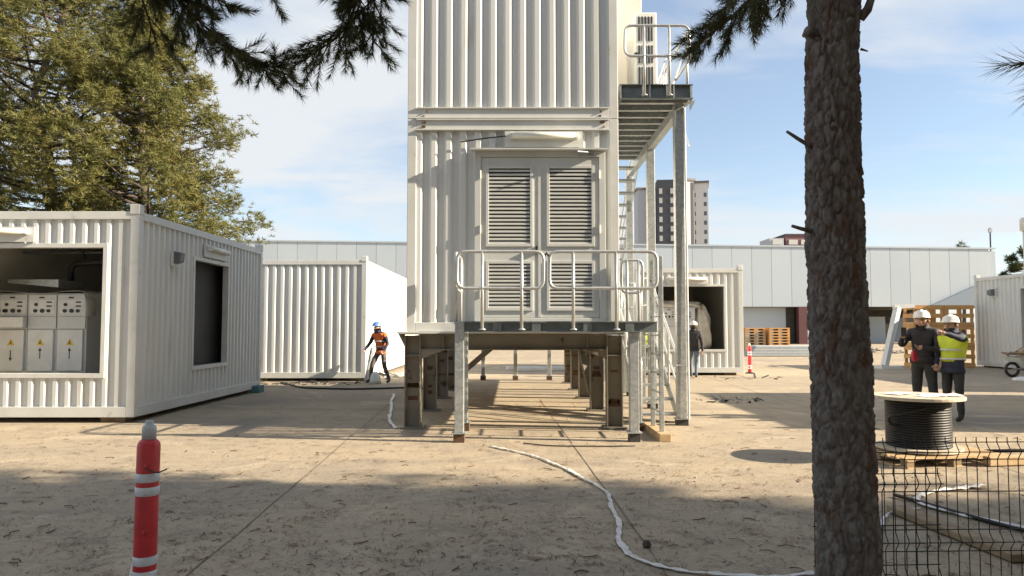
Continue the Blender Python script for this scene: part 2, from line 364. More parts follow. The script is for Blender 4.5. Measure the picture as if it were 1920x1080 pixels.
def container(name, label, x0, x1, y0, y1, z0, z1, front=(), right=(), left=(), group=None, base_rail=.17, top_rail=.13, caps=True, castings=.14, pitch=.235):
    cx = (x0+x1)/2; cy = (y0+y1)/2
    c = empty(name, (cx, cy, z0), label, 'container', group)
    pw = .14
    for (a, b) in ((y0, y0+.1), (y1-.1, y1)):
        MB().box(x0+pw, x1-pw, a, b, z0, z0+base_rail).build('bottom_rail', M['rail_cream'], c, bevel=.006)
    for (a, b) in ((x0, x0+.1), (x1-.1, x1)):
        MB().box(a, b, y0+pw, y1-pw, z0, z0+base_rail).build('bottom_rail', M['rail_cream'], c, bevel=.006)
    for (a, b) in ((y0, y0+.08), (y1-.08, y1)):
        MB().box(x0+pw, x1-pw, a, b, z1-top_rail, z1).build('top_rail', M['rail_cream'], c, bevel=.006)
    for (a, b) in ((x0, x0+.08), (x1-.08, x1)):
        MB().box(a, b, y0+pw, y1-pw, z1-top_rail, z1).build('top_rail', M['rail_cream'], c, bevel=.006)
    for px in (x0, x1-pw):
        for py in (y0, y1-pw):
            MB().box(px, px+pw, py, py+pw, z0+.002, z1).build('corner_post', M['rail_cream'], c, bevel=.008)
            if caps:
                e = .012
                MB().box(px-e, px+pw+e, py-e, py+pw+e, z1-.05, z1+castings-.02).build('corner_casting', M['rail_cream'], c, bevel=.012)
    zb, zt = z0+base_rail, z1-top_rail
    rec = .022
    for axis, s0, s1, base, sign, holes, nm in (('x', x0+pw, x1-pw, y0+rec, -1, front, 'wall'), ('x', x0+pw, x1-pw, y1-rec, 1, (), 'wall'),
                                               ('y', y0+pw, y1-pw, x0+rec, -1, left, 'wall'), ('y', y0+pw, y1-pw, x1-rec, 1, right, 'wall')):
        m = MB(); corrugated(m, axis, s0, s1, zb, zt, base, sign, holes, pitch); w = m.build('corrugated_wall', M['cream'], c)
        if holes:
            m = MB()
            for h in holes: opening_frame(m, axis, h[0], h[1], h[2], h[3], base, sign)
            m.build('opening_frame', M['rail_cream'], c, bevel=.004)
        m = MB(); corrugated(m, axis, s0, s1, z0+.05, zt+.05, base-sign*.105, sign, holes, flat=True)
        m.build('inner_lining', M['lining'], c)
    MB().box(x0+.09, x1-.09, y0+.09, y1-.09, z1-.06, z1-.012).build('roof', M['cream'], c)
    MB().box(x0+.11, x1-.11, y0+.11, y1-.11, z0+.03, z0+.10).build('floor', M['lining'], c)
    return c

# left container with the switchgear
LC = container('site_container', 'cream corrugated container with switchgear opening and a dark side opening', -9.44, -6.14, 12.1, 18.15, .09, 3.46,
               front=[(-8.86, -6.72, .80, 2.86)], right=[(14.32, 16.0, .80, 2.86)], pitch=.20)
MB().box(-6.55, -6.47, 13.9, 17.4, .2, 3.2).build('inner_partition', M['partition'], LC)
for (x, y) in ((-6.55, 12.35), (-9.1, 12.35), (-6.4, 17.6), (-9.1, 17.6)):
    tag(MB().box(x-.2, x+.2, y-.12, y+.12, 0, .094).build('support_block', M['oldwood']), 'flat timber block under the switchgear container', 'block', 'timber blocks under the container')
tag(MB().box(-6.22, -5.98, 17.55, 17.95, 0, .17).build('teal_block', M['teal'], bevel=.01), 'small teal block beside the far corner of the switchgear container', 'block')
# teh other containers
MC = container('storage_container', 'closed cream container with sunlit long side, orange vested worker at its corner', -7.55, -4.22, 21.4, 33.6, .09, 3.5)
RC = container('kiosk_container', 'cream container with draped switchgear opening, red bollard at its corner', 4.02, 7.5, 24.0, 30.2, .09, 3.46,
               front=[(4.62, 6.89, .84, 2.88)])
EC = container('far_container', 'grey cream container beside the stacked orange wood crates', 18.4, 21.7, 16.8, 29.4, .06, 3.5, left=[(24.0, 26.75, .80, 2.95)])
SC = container('side_container', 'cream container standing beyond the wire fence by the cable drum', 11.9, 15.2, 10.3, 16.5, .09, 3.5)
for (x, y) in ((-4.5, 21.7), (-7.3, 21.7), (-4.5, 33.2), (-7.3, 33.2), (4.4, 24.3), (7.1, 24.3), (4.4, 29.9), (7.1, 29.9), (12.2, 10.7), (14.9, 10.7), (12.2, 16.1), (14.9, 16.1), (18.7, 17.2), (21.4, 17.2), (18.7, 29), (21.4, 29)):
    tag(MB().box(x-.2, x+.2, y-.12, y+.12, 0, .11).build('support_block', M['oldwood']), 'timber block under a container corner', 'block', 'timber blocks under containers')
# vent pipe on the far container
vp = empty('vent_pipe', (18.58, 26.6, 2.9), 'cream vent pipe with wide cap rising above the far container roof', 'vent pipe')
MB().lathe([(.11, 0), (.11, 2.15)], 16, (18.52, 26.5, 2.95)).build('pipe', M['cream_light'], vp, True)
MB().lathe([(.10, 0), (.19, .04), (.19, .42), (.14, .5)], 16, (18.52, 26.5, 5.0)).build('cap', M['cream_light'], vp, True)
MB().tube([(18.36, 26.0, 3.05), (18.34, 25.9, 2.3), (18.35, 26.3, 1.7)], .02, 6).build('cable', M['black'], vp)
# wall lamps
def tube_lamp(name, label, axis, a0, a1, base, sign, z, plate=True, h=.1, d=.1):
    r = empty(name, (0, 0, 0), label, 'lamp'); ca = (a0+a1)/2
    r.location = (ca, base, z) if axis == 'x' else (base, ca, z)
    def B(m, p0, p1, t0, t1, q0, q1):
        u0, u1 = sorted((base+sign*t0, base+sign*t1))
        if axis == 'x': m.box(p0, p1, u0, u1, q0, q1)
        else: m.box(u0, u1, p0, p1, q0, q1)
        return m
    if plate: B(MB(), a0-.08, a1+.08, .0, .03, z-.17, z+.08).build('mounting_plate', M['rail_cream'], r)
    B(MB(), a0, a1, .03, .03+d*.5, z-.05, z+.05).build('housing', M['cream_light'], r, bevel=.01)
    n = 10; pts = []
    t = MB()
    A = lambda s, o, zz: (s, base+sign*o, zz) if axis == 'x' else (base+sign*o, s, zz)
    t.tube([A(a0+.03, .03+d*.72, z), A(a1-.03, .03+d*.72, z)], h*.42, 10); t.build('diffuser', M['lamp'], r, True)
    for s in (a0+.015, a1-.015):
        B(MB(), s-.018, s+.018, .05, .03+d*.95, z-.05, z+.05).build('end_cap', M['white'], r, bevel=.006)
    return r
tube_lamp('tube_lamp', 'long fluorescent tube lamp above the switchgear opening', 'x', -9.0, -7.92, 12.1, -1, 3.12)
tube_lamp('tube_lamp', 'fluorescent tube lamp above the dark side opening', 'y', 14.75, 15.75, -6.14, 1, 3.13)
tube_lamp('tube_lamp', 'fluorescent tube lamp above the draped kiosk opening', 'x', 5.1, 6.3, 24.0, -1, 3.12)
wl = empty('wall_lamp', (-6.12, 13.4, 2.7), 'small grey wall lamp box on the shaded container side', 'lamp')
MB().box(-6.165, -6.12, 13.31, 13.51, 2.66, 2.94).build('back_plate', M['white'], wl)
MB().prism([(-6.12, 2.70), (-6.0, 2.74), (-5.98, 2.90), (-6.12, 2.93)], 'y', 13.33, 13.49).build('shade', M['galv_dark'], wl, bevel=.006)
wl2 = empty('wall_lamp', (18.4, 28.2, 2.75), 'small dark wall lamp on the far container side', 'lamp')
MB().box(18.36, 18.41, 28.05, 28.4, 2.72, 3.05).build('back_plate', M['white'], wl2)
MB().prism([(18.36, 2.75), (18.22, 2.8), (18.22, 2.96), (18.36, 3.02)], 'y', 28.1, 28.35).build('shade', M['galv_dark'], wl2)

# switchgear cabinets
def switchgear(xr, y, z, n, w=.515):
    S = []
    for k in range(n):
        a1 = xr-k*w; a0 = a1-w+.006
        if k == 3: a0 = a1-.25
        c = empty('switchgear_cabinet', ((a0+a1)/2, y, z), None, 'cabinet')
        MB().box(a0, a1, y+.03, y+.75, z-.55, z+1.36).build('body', M['cab'], c, bevel=.006)
        d = MB().box(a0+.02, a1-.045, y-.012, y+.03, z+.0, z+.72).build('cable_door', M['white'], c, bevel=.008)
        mx = (a0+a1)/2-.012
        MB().prism([(mx-.065, z+.45), (mx+.065, z+.45), (mx, z+.565)], 'y', y-.017, y-.0125).build('warning_triangle', M['yellow'], d)
        MB().prism([(mx-.018, z+.475), (mx+.018, z+.475), (mx+.004, z+.50), (mx+.012, z+.505), (mx-.006, z+.54), (mx-.003, z+.508), (mx-.012, z+.505)], 'y', y-.020, y-.0175).build('lightning_symbol', M['black'], d)
        up = 1 if k < 2 else -1
        zc = z+.29
        MB().box(mx-.007, mx+.007, y-.017, y-.0125, zc-.075, zc+.075).build('arrow_shaft', M['black'], d)
        MB().prism([(mx-.028, zc+up*.06), (mx+.028, zc+up*.06), (mx, zc+up*.115)], 'y', y-.0175, y-.0128).build('arrow_head', M['black'], d)
        MB().box(a0+.01, a1-.01, y-.002, y+.03, z+.735, z+.95).build('lower_cover', M['cab'], c, bevel=.004)
        p = MB().box(a0+.01, a1-.01, y-.006, y+.03, z+.955, z+1.33).build('control_panel', M['cab'], c, bevel=.004)
        MB().box(a0+.04, a1-.04, y-.010, y-.0065, z+1.0, z+1.24).build('mimic_plate', M['white'], p)
        for i, (u, v, r_) in enumerate(((.14, 1.05, .032), (.26, 1.05, .036), (.37, 1.05, .03), (.15, 1.16, .028))):
            q = MB(); q.tube([(a0+u, y-.0105, z+v), (a0+u, y-.03, z+v)], r_, 12); q.build('knob', M['black'], p)
        for (u, v) in ((.33, 1.19), (.33, 1.12), (.2, 1.27)):
            if a0+u+.09 < a1: MB().box(a0+u, a0+u+.09, y-.0145, y-.0105, z+v, z+v+.025).build('name_plate', M['dark'], p)
        S.append(c)
    return S
sw = switchgear(-7.47, 12.98, .79, 4)
for o, l in zip(sw, ('switchgear cabinet with upward arrow, at the bare end of the row in the near opening', 'switchgear cabinet with upward arrow, second from the bare end of its row', 'switchgear cabinet with a downward arrow, in the near container opening', 'narrow switchgear cabinet at the row end by the container wall')):
    o['label'] = l; o['group'] = 'switchgear cabinets in the near container'
tag(MB().box(-8.97, -8.5, 12.86, 12.965, 1.55, 1.73).build('relay_box', M['white'], bevel=.01), 'small white relay box with dark plate fixed before the switchgear', 'box')
# film over the cabinets, duct, trays
def sheet(name, label, fn, nu, nv, material, cat='plastic sheet', thick=.004):
    m = MB(); vs = [fn(i/nu, j/nv) for j in range(nv+1) for i in range(nu+1)]
    m.add(vs, [(j*(nu+1)+i, j*(nu+1)+i+1, (j+1)*(nu+1)+i+1, (j+1)*(nu+1)+i) for j in range(nv) for i in range(nu)])
    o = m.build(name, material, None, True); md = o.modifiers.new('thick', 'SOLIDIFY'); md.thickness = thick
    return tag(o, label, cat)
def filmfn(u, v):
    x = -9.3+u*1.86; y = 12.94+v*.85; z = 2.17+.035*noise.noise(Vector((x*3, y*4, 1)))+.02*math.sin(u*9)
    if u > .97: z -= (u-.97)*14; x = -7.46+.03*math.sin(v*8)
    return (x, y, z)
sheet('plastic_sheet', 'crumpled clear plastic sheet lying over the near switchgear cabinets', filmfn, 60, 14, M['plastic'])
du = empty('air_duct', (-8.2, 13.3, 2.3), 'grey air duct box and elbow above the near switchgear', 'duct')
MB().prism([(-8.95, 2.34), (-8.05, 2.26), (-8.05, 2.40), (-8.95, 2.40)], 'y', 13.1, 13.9).build('duct_box', M['galv'], du)
MB().tube(fillet([(-8.13, 13.6, 2.38), (-8.13, 13.6, 2.72), (-7.4, 13.6, 2.76), (-6.9, 13.6, 2.76)], .2, 6), .055, 10).build('elbow', M['black'], du, True)
MB().box(-9.2, -6.7, 13.85, 13.9, 2.93, 2.97).build('hanger_rail', M['galv_dark'], du)
for x in (-8.05, -7.4): MB().box(x-.02, x+.02, 13.84, 13.86, 2.7, 3.2).build('hanger', M['dark'], du)
sw2 = switchgear(6.02, 24.30, .85, 3, .56)
for o, l in zip(sw2, ('switchgear cabinet under the beige tarp in the far kiosk opening', 'switchgear cabinet in the middle of the row in the far kiosk opening', 'switchgear cabinet nearest the ladder side of the far kiosk opening')):
    o['label'] = l; o['group'] = 'switchgear cabinets in the far kiosk'
TP = empty('beige_tarp', (5.9, 24.8, .85), 'beige tarp bunched over and beside the switchgear in the far kiosk opening', 'tarp')
for (c, r, nm) in (((6.30, 24.62, 1.30), (.30, .36, .92), 'hanging_fold'), ((5.35, 24.70, 2.28), (.95, .42, .16), 'top_cover')):
    m = MB(); nu, nv = 28, 18; vs = []
    for j in range(nv+1):
        for i in range(nu):
            a = 2*math.pi*i/nu; b = math.pi*j/nv; d = Vector((math.sin(b)*math.cos(a), math.sin(b)*math.sin(a), math.cos(b)))
            k = 1+.22*noise.noise(d*2.2+Vector(c))+.10*math.sin(a*6+d.z*4)
            vs.append((c[0]+d.x*r[0]*k, c[1]+d.y*r[1]*k, max(.86, c[2]+d.z*r[2]*k)))
    m.add(vs, [(j*nu+i, j*nu+(i+1) % nu, (j+1)*nu+(i+1) % nu, (j+1)*nu+i) for j in range(nv) for i in range(nu)])
    m.build(nm, M['tarp'], TP, True)

# ------------------------------------------------------------------ central stack
FX0, FX1, FY0, FY1 = -1.63, 1.66, 11.4, 18.7
LO = container('lower_container', 'cream container on steel legs with a louvred double door', FX0, FX1, FY0, FY1, 1.485, 4.80, base_rail=.14, top_rail=.165, caps=False, pitch=.225)
UP = container('upper_container', 'cream container stacked on top of the louvred one', FX0, FX1, FY0, FY1, 4.806, 8.1, base_rail=.165, top_rail=.13, pitch=.236)
for (cont, zz) in ((LO, 4.72), (UP, 4.89)):
    for x in (FX0+.26, FX1-.26):
        for dz in (-.04, .03):
            m = MB(); m.tube([(x+random.uniform(-.05, .05), FY0-.001, zz+dz), (x+random.uniform(-.05, .05), FY0-.014, zz+dz)], .016, 8); m.build('bolt', M['rust'], cont)
    # flange lips on the rails
for (cont, z) in ((LO, 4.79), (LO, 4.63), (UP, 4.815), (UP, 4.975)):
    MB().box(FX0+.141, FX1-.141, FY0-.028, FY0-.001, z-.009, z+.009).build('rail_lip', M['rail_cream'], cont)
# door
dr = MB(); dx0, dx1, dz0, dz1 = -.58, 1.447, 1.625, 4.285; yf = FY0-.012
for b in ((dx0, dx0+.10, dz0, dz1), (dx1-.10, dx1, dz0, dz1), (dx0+.10, dx1-.10, dz1-.09, dz1), (dx0+.10, dx1-.10, dz0, dz0+.07)):
    dr.box(b[0], b[1], yf-.03, yf+.12, b[2], b[3])
dframe = dr.build('door_frame', M['door'], LO, bevel=.006)
MB().prism([(yf-.15, dz1+.0), (yf-.15, dz1+.022), (yf+.02, dz1+.045), (yf+.02, dz1+.001)], 'x', dx0-.06, dx1+.03).build('door_hood', M['door'], LO)
def door_leaf(a0, a1, louv):
    m = MB(); zs = sorted([dz0+.075, dz1-.095]+[z for l in louv for z in (l[2], l[3])])
    y0, y1 = yf-.012, yf+.03
    l0, l1 = louv[0][0], louv[0][1]
    m.box(a0, l0, y0, y1, zs[0], zs[-1]); m.box(l1, a1, y0, y1, zs[0], zs[-1])
    for i in range(0, len(zs), 2): m.box(l0, l1, y0, y1, zs[i], zs[i+1])
    leaf = m.build('door_leaf', M['door'], LO, bevel=.004)
    for (p0, p1, q0, q1) in louv:
        fr = MB(); e = .04
        for b in ((p0-e, p0+.005, q0-e, q1+e), (p1-.005, p1+e, q0-e, q1+e), (p0+.005, p1-.005, q1-.005, q1+e), (p0+.005, p1-.005, q0-e, q0+.005)):
            fr.box(b[0], b[1], y0-.022, y0+.012, b[2], b[3])
        fr.build('louvre_frame', M['door'], leaf, bevel=.004)
        MB().box(p0, p1, y1-.004, y1+.006, q0, q1).build('louvre_back', M['dark'], leaf)
        n = round((q1-q0)/.0595); p = (q1-q0)/n
        sm = MB(); sm.prism([(y1-.008, p*.86), (y1-.003, p*.9), (y0-.012, p*.44), (y0-.012, p*.02), (y0-.007, p*.02), (y0-.007, p*.40)], 'x', p0+.006, p1-.006)
        first = None
        for k in range(n):
            if first is None:
                s2 = MB(); s2.v = [(v[0], v[1], v[2]+q0) for v in sm.v]; s2.f = sm.f; s2.mi = sm.mi
                first = s2.build('slat', M['slat'], leaf)
            else:
                c = first.copy(); col.objects.link(c); c.parent = leaf; c.location = first.location+Vector((0, 0, k*p))
    return leaf
L1 = door_leaf(-.478, .425, [(-.365, .285, 2.835, 4.02), (-.365, .285, 1.845, 2.535)])
L2 = door_leaf(.433, 1.345, [(.576, 1.235, 2.835, 4.02), (.576, 1.235, 1.845, 2.535)])
MB().box(.36, .40, yf-.075, yf-.012, 2.68, 2.80).build('door_handle', M['black'], L1, bevel=.008)
MB().box(.405, .455, yf-.02, yf-.0125, dz0+.08, dz1-.1).build('astragal', M['door'], L1)
for (lf, x) in ((L1, -.49), (L2, 1.352)):
    for z in (2.0, 3.0, 3.85):
        MB().tube([(x, yf-.045, z), (x, yf-.045, z+.13)], .014, 8).build('hinge', M['cream_light'], lf)
cl = MB(); cl.box(1.02, 1.27, yf-.07, yf-.02, 4.20, 4.26); cl.obox((1.24, yf-.09, 4.25), (1.0, yf-.2, 4.24), .03, .015); cl.build('door_closer', M['galv'], L2)
wn_ = tube_lamp('tube_lamp', 'lit-looking fluorescent tube lamp above the louvred double door', 'x', -.03, 1.02, FY0, -1, 4.52, True, .10, .10)
wn_['label'] = 'broad fluorescent tube lamp above the louvred double door'
cb = MB(); cb.tube(fillet([(-.1, FY0-.05, 4.52), (-.5, FY0-.03, 4.48), (-.8, FY0-.03, 4.43)], .2, 4), .011, 6)
cb.build('lamp_cable', M['black'], wn_)

# steel support frame
SF = empty('steel_trestle', (0, 16, 0), 'primed steel leg frame with rust marks under the central container', 'steel frame')
def h_column(x, y, w=.245, d=.22, z1=1.425):
    m = MB(); t = .016
    m.box(x-w/2+t, x+w/2-t, y-.006, y+.006, .03, z1)
    m.box(x-w/2, x-w/2+t, y-d/2, y+d/2, .03, z1); m.box(x+w/2-t, x+w/2, y-d/2, y+d/2, .03, z1)
    for z in (1.12, ): m.box(x-w/2+t, x+w/2-t, y-d/2+.01, y+d/2-.01, z-.006, z+.006)
    c = m.build('column', M['steel'], SF)
    MB().box(x-w/2-.06, x+w/2+.06, y-d/2-.05, y+d/2+.05, .004, .03).build('base_plate', M['steel'], c)
    return c
CY = [11.52, 13.9, 16.3, 18.45, 20.7]
rg = random.Random(11)
for y in CY:
    for x in (-1.53, 1.58):
        c = h_column(x, y)
        for k in range(3):
            zc = rg.uniform(.3, 1.0); hh = rg.uniform(.03, .10)
            mk = MB(); w0 = rg.uniform(.04, .1)
            mk.box(x-w0, x+w0, y-.0095, y-.007, zc, zc+hh)
            if hh > .06: mk.box(x-w0*.6, x+w0*.6, y-.0125, y-.0098, zc+hh*.25, zc+hh*.7); 
            mk.build('rust_mark', M['rust'], c)
    m = MB(); m.box(-1.40, 1.455, y-.006, y+.006, 1.215, 1.425); m.box(-1.40, 1.455, y-.1, y+.1, 1.20, 1.215); m.box(-1.40, 1.455, y-.1, y+.1, 1.4255, 1.44)
    for x in (-1.06, 1.16): m.box(x-.006, x+.006, y-.095, y-.006, 1.216, 1.424)
    m.build('cross_beam', M['steel'], SF)
    for sx, xa in ((1, -1.406), (-1, 1.456)):
        MB().prism([(xa, 1.199), (xa+sx*.34, 1.199), (xa, 1.06)], 'y', y-.09, y+.09).build('haunch', M['steel'], SF)
for x in (-1.53, 1.58):
    MB().box(x-.13, x+.13, 11.3, 20.85, 1.4405, 1.456).build('beam_flange', M['steel'], SF)
    m = MB(); m.box(x-.005, x+.005, 11.65, 20.6, 1.22, 1.425); m.build('side_beam', M['steel'], SF)
MB().box(-1.75, 1.70, 11.28, 11.62, 1.457, 1.4825).build('top_plate', M['rail_cream'], SF)
MB().prism([(-1.76, 1.455), (-1.655, 1.455), (-1.655, 1.25)], 'y', 11.45, 11.47).build('gusset', M['steel'], SF)
for a, b in (((-1.45, 16.4, .25), (-.28, 16.4, 1.25)), ((1.5, 14.0, .3), (1.36, 14.9, 1.25))):
    m = MB(); m.obox(a, b, .12, .12); m.build('diagonal_brace', M['steel'], SF)

# ------------------------------------------------------------------ galvanised platforms, rails, ladders
def gal_post(parent, x, y, z0, z1, w=.125, mt='galv', block=.13, name='post'):
    p = MB(); t = .012
    p.box(x-w/2, x+w/2, y-w/2, y+w/2, z0, z1); o = p.build(name, M[mt], parent, bevel=.008)
    MB().box(x-w/2-.035, x+w/2+.035, y-w/2-.035, y+w/2+.035, z0-.012, z0+.001).build('foot_plate', M[mt], o)
    return o
def foot_block(x, y, h=.118, w=.075, label='', material='rust', group='blocks under the platform posts'):
    return tag(MB().box(x-w, x+w, y-w, y+w, 0, h).build('foot_block', M[material], bevel=.005), label, 'block', group)
FP = empty('door_landing', (.6, 10.7, 0), 'galvanised landing with looped guard rails before the louvred door', 'platform')
px0, px1, py0, py1 = -.78, 1.98, 10.05, 11.34
ed = MB(); ed.box(px0+.13, px1, py0+.06, py0+.07, 1.50, 1.615); ed.box(px0+.13, px1, py0, py0+.07, 1.6155, 1.628); ed.box(px0+.13, px1, py0, py0+.07, 1.486, 1.4995)
ed.build('front_channel', M['galv_dark'], FP)
for x in (-.2, .33, 1.03, 1.6): MB().box(x-.06, x+.06, py0+.006, py0+.055, 1.5, 1.615).build('rail_bracket', M['galv_dark'], FP)
for x in (px0+.01, px1-.06): MB().box(x, x+.05, py0+.075, py1, 1.49, 1.625).build('side_channel', M['galv_dark'], FP)
for k in range(30):
    y = py0+.09+k*.041; MB().box(px0+.065, px1-.065, y, y+.012, 1.605, 1.636).build('grating_bar', M['galv'], FP)
for k in range(4):
    y = py0+.3+k*.3; MB().box(px0+.065, px1-.065, y, y+.05, 1.52, 1.60).build('joist', M['galv'], FP)
gal_post(FP, px0+.065, py0+.065, .13, 1.63); gal_post(FP, 1.665, py0+.12, .13, 1.485)
gal_post(FP, px0+.065, py1-.1, .13, 1.48, .1); gal_post(FP, 1.9, py1-.1, .13, 1.48, .1)
foot_block(px0+.065, py0+.065, label='rusty square block under the free end post of the door landing')
foot_block(1.665, py0+.12, label='dark block under the landing post beside the timber beam', material='dark')
foot_block(px0+.065, py1-.1, label='rusty block under a rear landing post close to the container leg')
foot_block(1.9, py1-.1, label='rusty block under the rear landing post behind the ladder')
def rail_loop(parent, a, b, z0, z1, r=.023, posts=(), zb=1.52, nm='guard_rail', off=(0, 0, 0), fr=.12):
    a = Vector(a); b = Vector(b)
    m = MB(); m.tube(fillet([(a.x, a.y, z0), (b.x, b.y, z0), (b.x, b.y, z1), (a.x, a.y, z1)], fr, 5, True), r, 10, closed=True)
    o = m.build(nm, M['rail'], parent, True)
    for t in posts:
        p = a.lerp(b, t); q = MB(); q.tube([(p.x+off[0], p.y+off[1], zb), (p.x+off[0], p.y+off[1], z1)], r*1.02, 10)
        q.lathe([(.05, 0), (.05, .012), (.03, .02)], 10, (p.x+off[0], p.y+off[1], zb-.005)); q.build('rail_post', M['rail'], o, True)
    return o
ry = py0-.03
rail_loop(FP, (-.745, ry), (.43, ry), 2.08, 2.58, posts=(.29, .745))
rail_loop(FP, (.51, ry), (1.97, ry), 2.08, 2.58, posts=(.22, .62))
rail_loop(FP, (px0+.01, py0+.06), (px0+.01, py1-.05), 2.08, 2.58, posts=(.08, .85), zb=1.6)
rail_loop(FP, (1.68, py1-.04), (2.0, py1-.04), 2.08, 2.58, posts=(.25, .8), zb=1.6, fr=.1)
m = MB(); m.tube([(.43, ry, 2.5), (.47, ry-.005, 2.56), (.51, ry, 2.5)], .016, 6); m.build('rail_clamp', M['black'], FP)
# ladder beside the landing
LD = empty('landing_ladder', (2.08, 10.7, 0), 'upright galvanised ladder standing on a timber beam at the landing end', 'ladder')
for y in (10.36, 11.0):
    m = MB(); m.box(2.05, 2.115, y-.02, y+.02, .105, 2.55); m.build('upright', M['galv'], LD, bevel=.006)
for k in range(8):
    z = .36+k*.27; m = MB(); m.tube([(2.083, 10.38, z), (2.083, 10.98, z)], .014, 8); m.build('rung', M['rail'], LD)
    for y in (10.335, ):
        q = MB(); q.tube([(2.083, y-.006, z), (2.083, y+.006, z)], .012, 8); q.build('bolt', M['rail'], LD)
tag(MB().box(2.0, 2.16, 10.12, 11.45, 0, .105).build('timber_beam', M['wood'], bevel=.008), 'short timber beam under the upright ladder', 'timber')
# stair toward camera beside the stack, walkway, upper flight
ST = empty('steel_staircase', (2.4, 13, 0), 'galvanised stair with handrails climbing beside the central stack', 'staircase')
sx0, sx1 = 2.10, 2.72
def stair(parent, y0, z0, y1, z1, n):
    for x in (sx0, sx1):
        MB().obox((x, y0, z0+.03), (x, y1, z1-.06), .02, .2).build('stringer', M['galv'], parent)
    for k in range(n):
        t = (k+.6)/n; y = y0+(y1-y0)*t; z = z0+(z1-z0)*t
        MB().box(sx0+.012, sx1-.012, y-.12, y+.12, z-.02, z+.015).build('tread', M['galv'], parent)
    for x in (sx0, sx1):
        d = 1 if y1 > y0 else -1
        m = MB(); m.tube(fillet([(x, y0, z0+.1), (x, y0, z0+1.0), (x, y1, z1+1.0), (x, y1, z1)], .08, 4), .024, 8); m.build('handrail', M['rail'], parent, True)
        m = MB(); m.tube([(x, y0, z0+.52), (x, y1, z1+.52)], .02, 8); m.build('mid_rail', M['rail'], parent)
        for t in (.33, .66):
            m = MB(); m.tube([(x, y0+(y1-y0)*t, z0+(z1-z0)*t), (x, y0+(y1-y0)*t, z0+(z1-z0)*t+1.0)], .02, 8); m.build('rail_post', M['rail'], parent)
stair(ST, 12.1, .0, 14.5, 1.5, 7)
MB().box(1.72, 2.76, 14.5, 21.6, 1.44, 1.52).build('walkway_deck', M['galv'], ST)
for y in (15.2, 17.6, 21.3): gal_post(ST, 2.68, y, .013, 1.44, .1)
stair(ST, 20.4, 1.52, 15.9, 5.12, 16)
rail_loop(ST, (2.72, 14.6), (2.72, 15.7), 2.0, 2.55, posts=(.15, .85), zb=1.5)
rail_loop(ST, (2.72, 16.4), (2.72, 21.4), 2.0, 2.55, posts=(.1, .4, .7, .95), zb=1.5)
# high service platform
SP = empty('service_platform', (2.3, 14, 0), 'high galvanised platform on tall columns carrying the air conditioner', 'platform')
X0, X1, Y0, Y1, ZB, ZT = 1.70, 2.86, 11.5, 16.0, 5.16, 5.39
m = MB(); m.box(X0, X1, Y0+.06, Y0+.07, ZB+.012, ZT-.012); m.box(X0, X1, Y0, Y0+.07, ZB, ZB+.012); m.box(X0, X1, Y0, Y0+.07, ZT-.012, ZT); m.build('front_channel', M['galv_dark'], SP)
for x in (X0+.02, 2.07, 2.18, 2.45, 2.56, X1-.03): MB().box(x-.012, x+.012, Y0+.005, Y0+.058, ZB+.013, ZT-.013).build('rail_bracket', M['galv'], SP)
MB().box(X1-.05, X1, Y0+.072, Y1, ZB, ZT).build('side_channel', M['galv'], SP)
MB().box(X0, X0+.05, Y0+.072, Y1, ZB, ZT).build('side_channel', M['galv_dark'], SP)
for k in range(11):
    y = Y0+.25+k*.4; mj = MB(); mj.box(X0+.052, X1-.052, y, y+.012, ZB+.02, ZT-.05); mj.box(X0+.052, X1-.052, y, y+.09, ZB+.006, ZB+.02); mj.build('joist', M['galv'], SP)
MB().box(X0+.05, X1-.05, Y0+.08, Y1, ZT-.045, ZT-.01).build('deck_plate', M['galv_dark'], SP)
for y in (11.86, 14.3, 16.9):
    gal_post(SP, 2.70, y, .108, ZB, .15, name='tall_column')
    foot_block(2.70, y, .095, .09, {11.86: 'dark block under the tall platform column beside the stair foot', 14.3: 'block under the middle tall platform column', 16.9: 'block under the rearmost tall platform column'}[y], 'dark', 'blocks under tall columns')
MB().box(2.64, 2.76, 11.95, 17.0, ZB-.16, ZB-.002).build('edge_beam', M['galv'], SP)
MB().prism([(X1-.03, ZB-.002), (X1+.06, ZB-.002), (X1-.03, ZB-.18)], 'y', 11.6, 11.62).build('gusset', M['galv'], SP)
rail_loop(SP, (1.78, Y0-.03), (2.80, Y0-.03), 5.83, 6.32, posts=(.30, .69), zb=5.2)
rail_loop(SP, (2.84, Y0+.1), (2.84, Y0+2.0), 5.83, 6.32, posts=(.1, .85), zb=5.2)
rail_loop(SP, (2.84, Y0+2.2), (2.84, Y1), 5.83, 6.32, posts=(.1, .85), zb=5.2)
for x in (2.50, 2.78):
    m = MB(); m.tube([(x-.15, 12.2, 5.4), (x+.25, 13.0, 6.35)], .018, 8); m.build('brace_tube', M['rail'], SP)
m = MB(); m.tube([(2.79, 11.75, .1), (2.79, 11.76, 3.0), (2.785, 11.78, 5.1)], .016, 6); m.tube([(2.6, 11.77, .95), (2.8, 11.755, .95)], .01, 6); m.build('conduit', M['white'], SP)
m = MB(); m.tube(fillet([(2.8, 12.4, 5.1), (2.95, 12.5, 4.75), (3.05, 12.5, 4.6), (2.98, 12.6, 4.95)], .08), .008, 5); m.build('loose_wire', M['white'], SP)
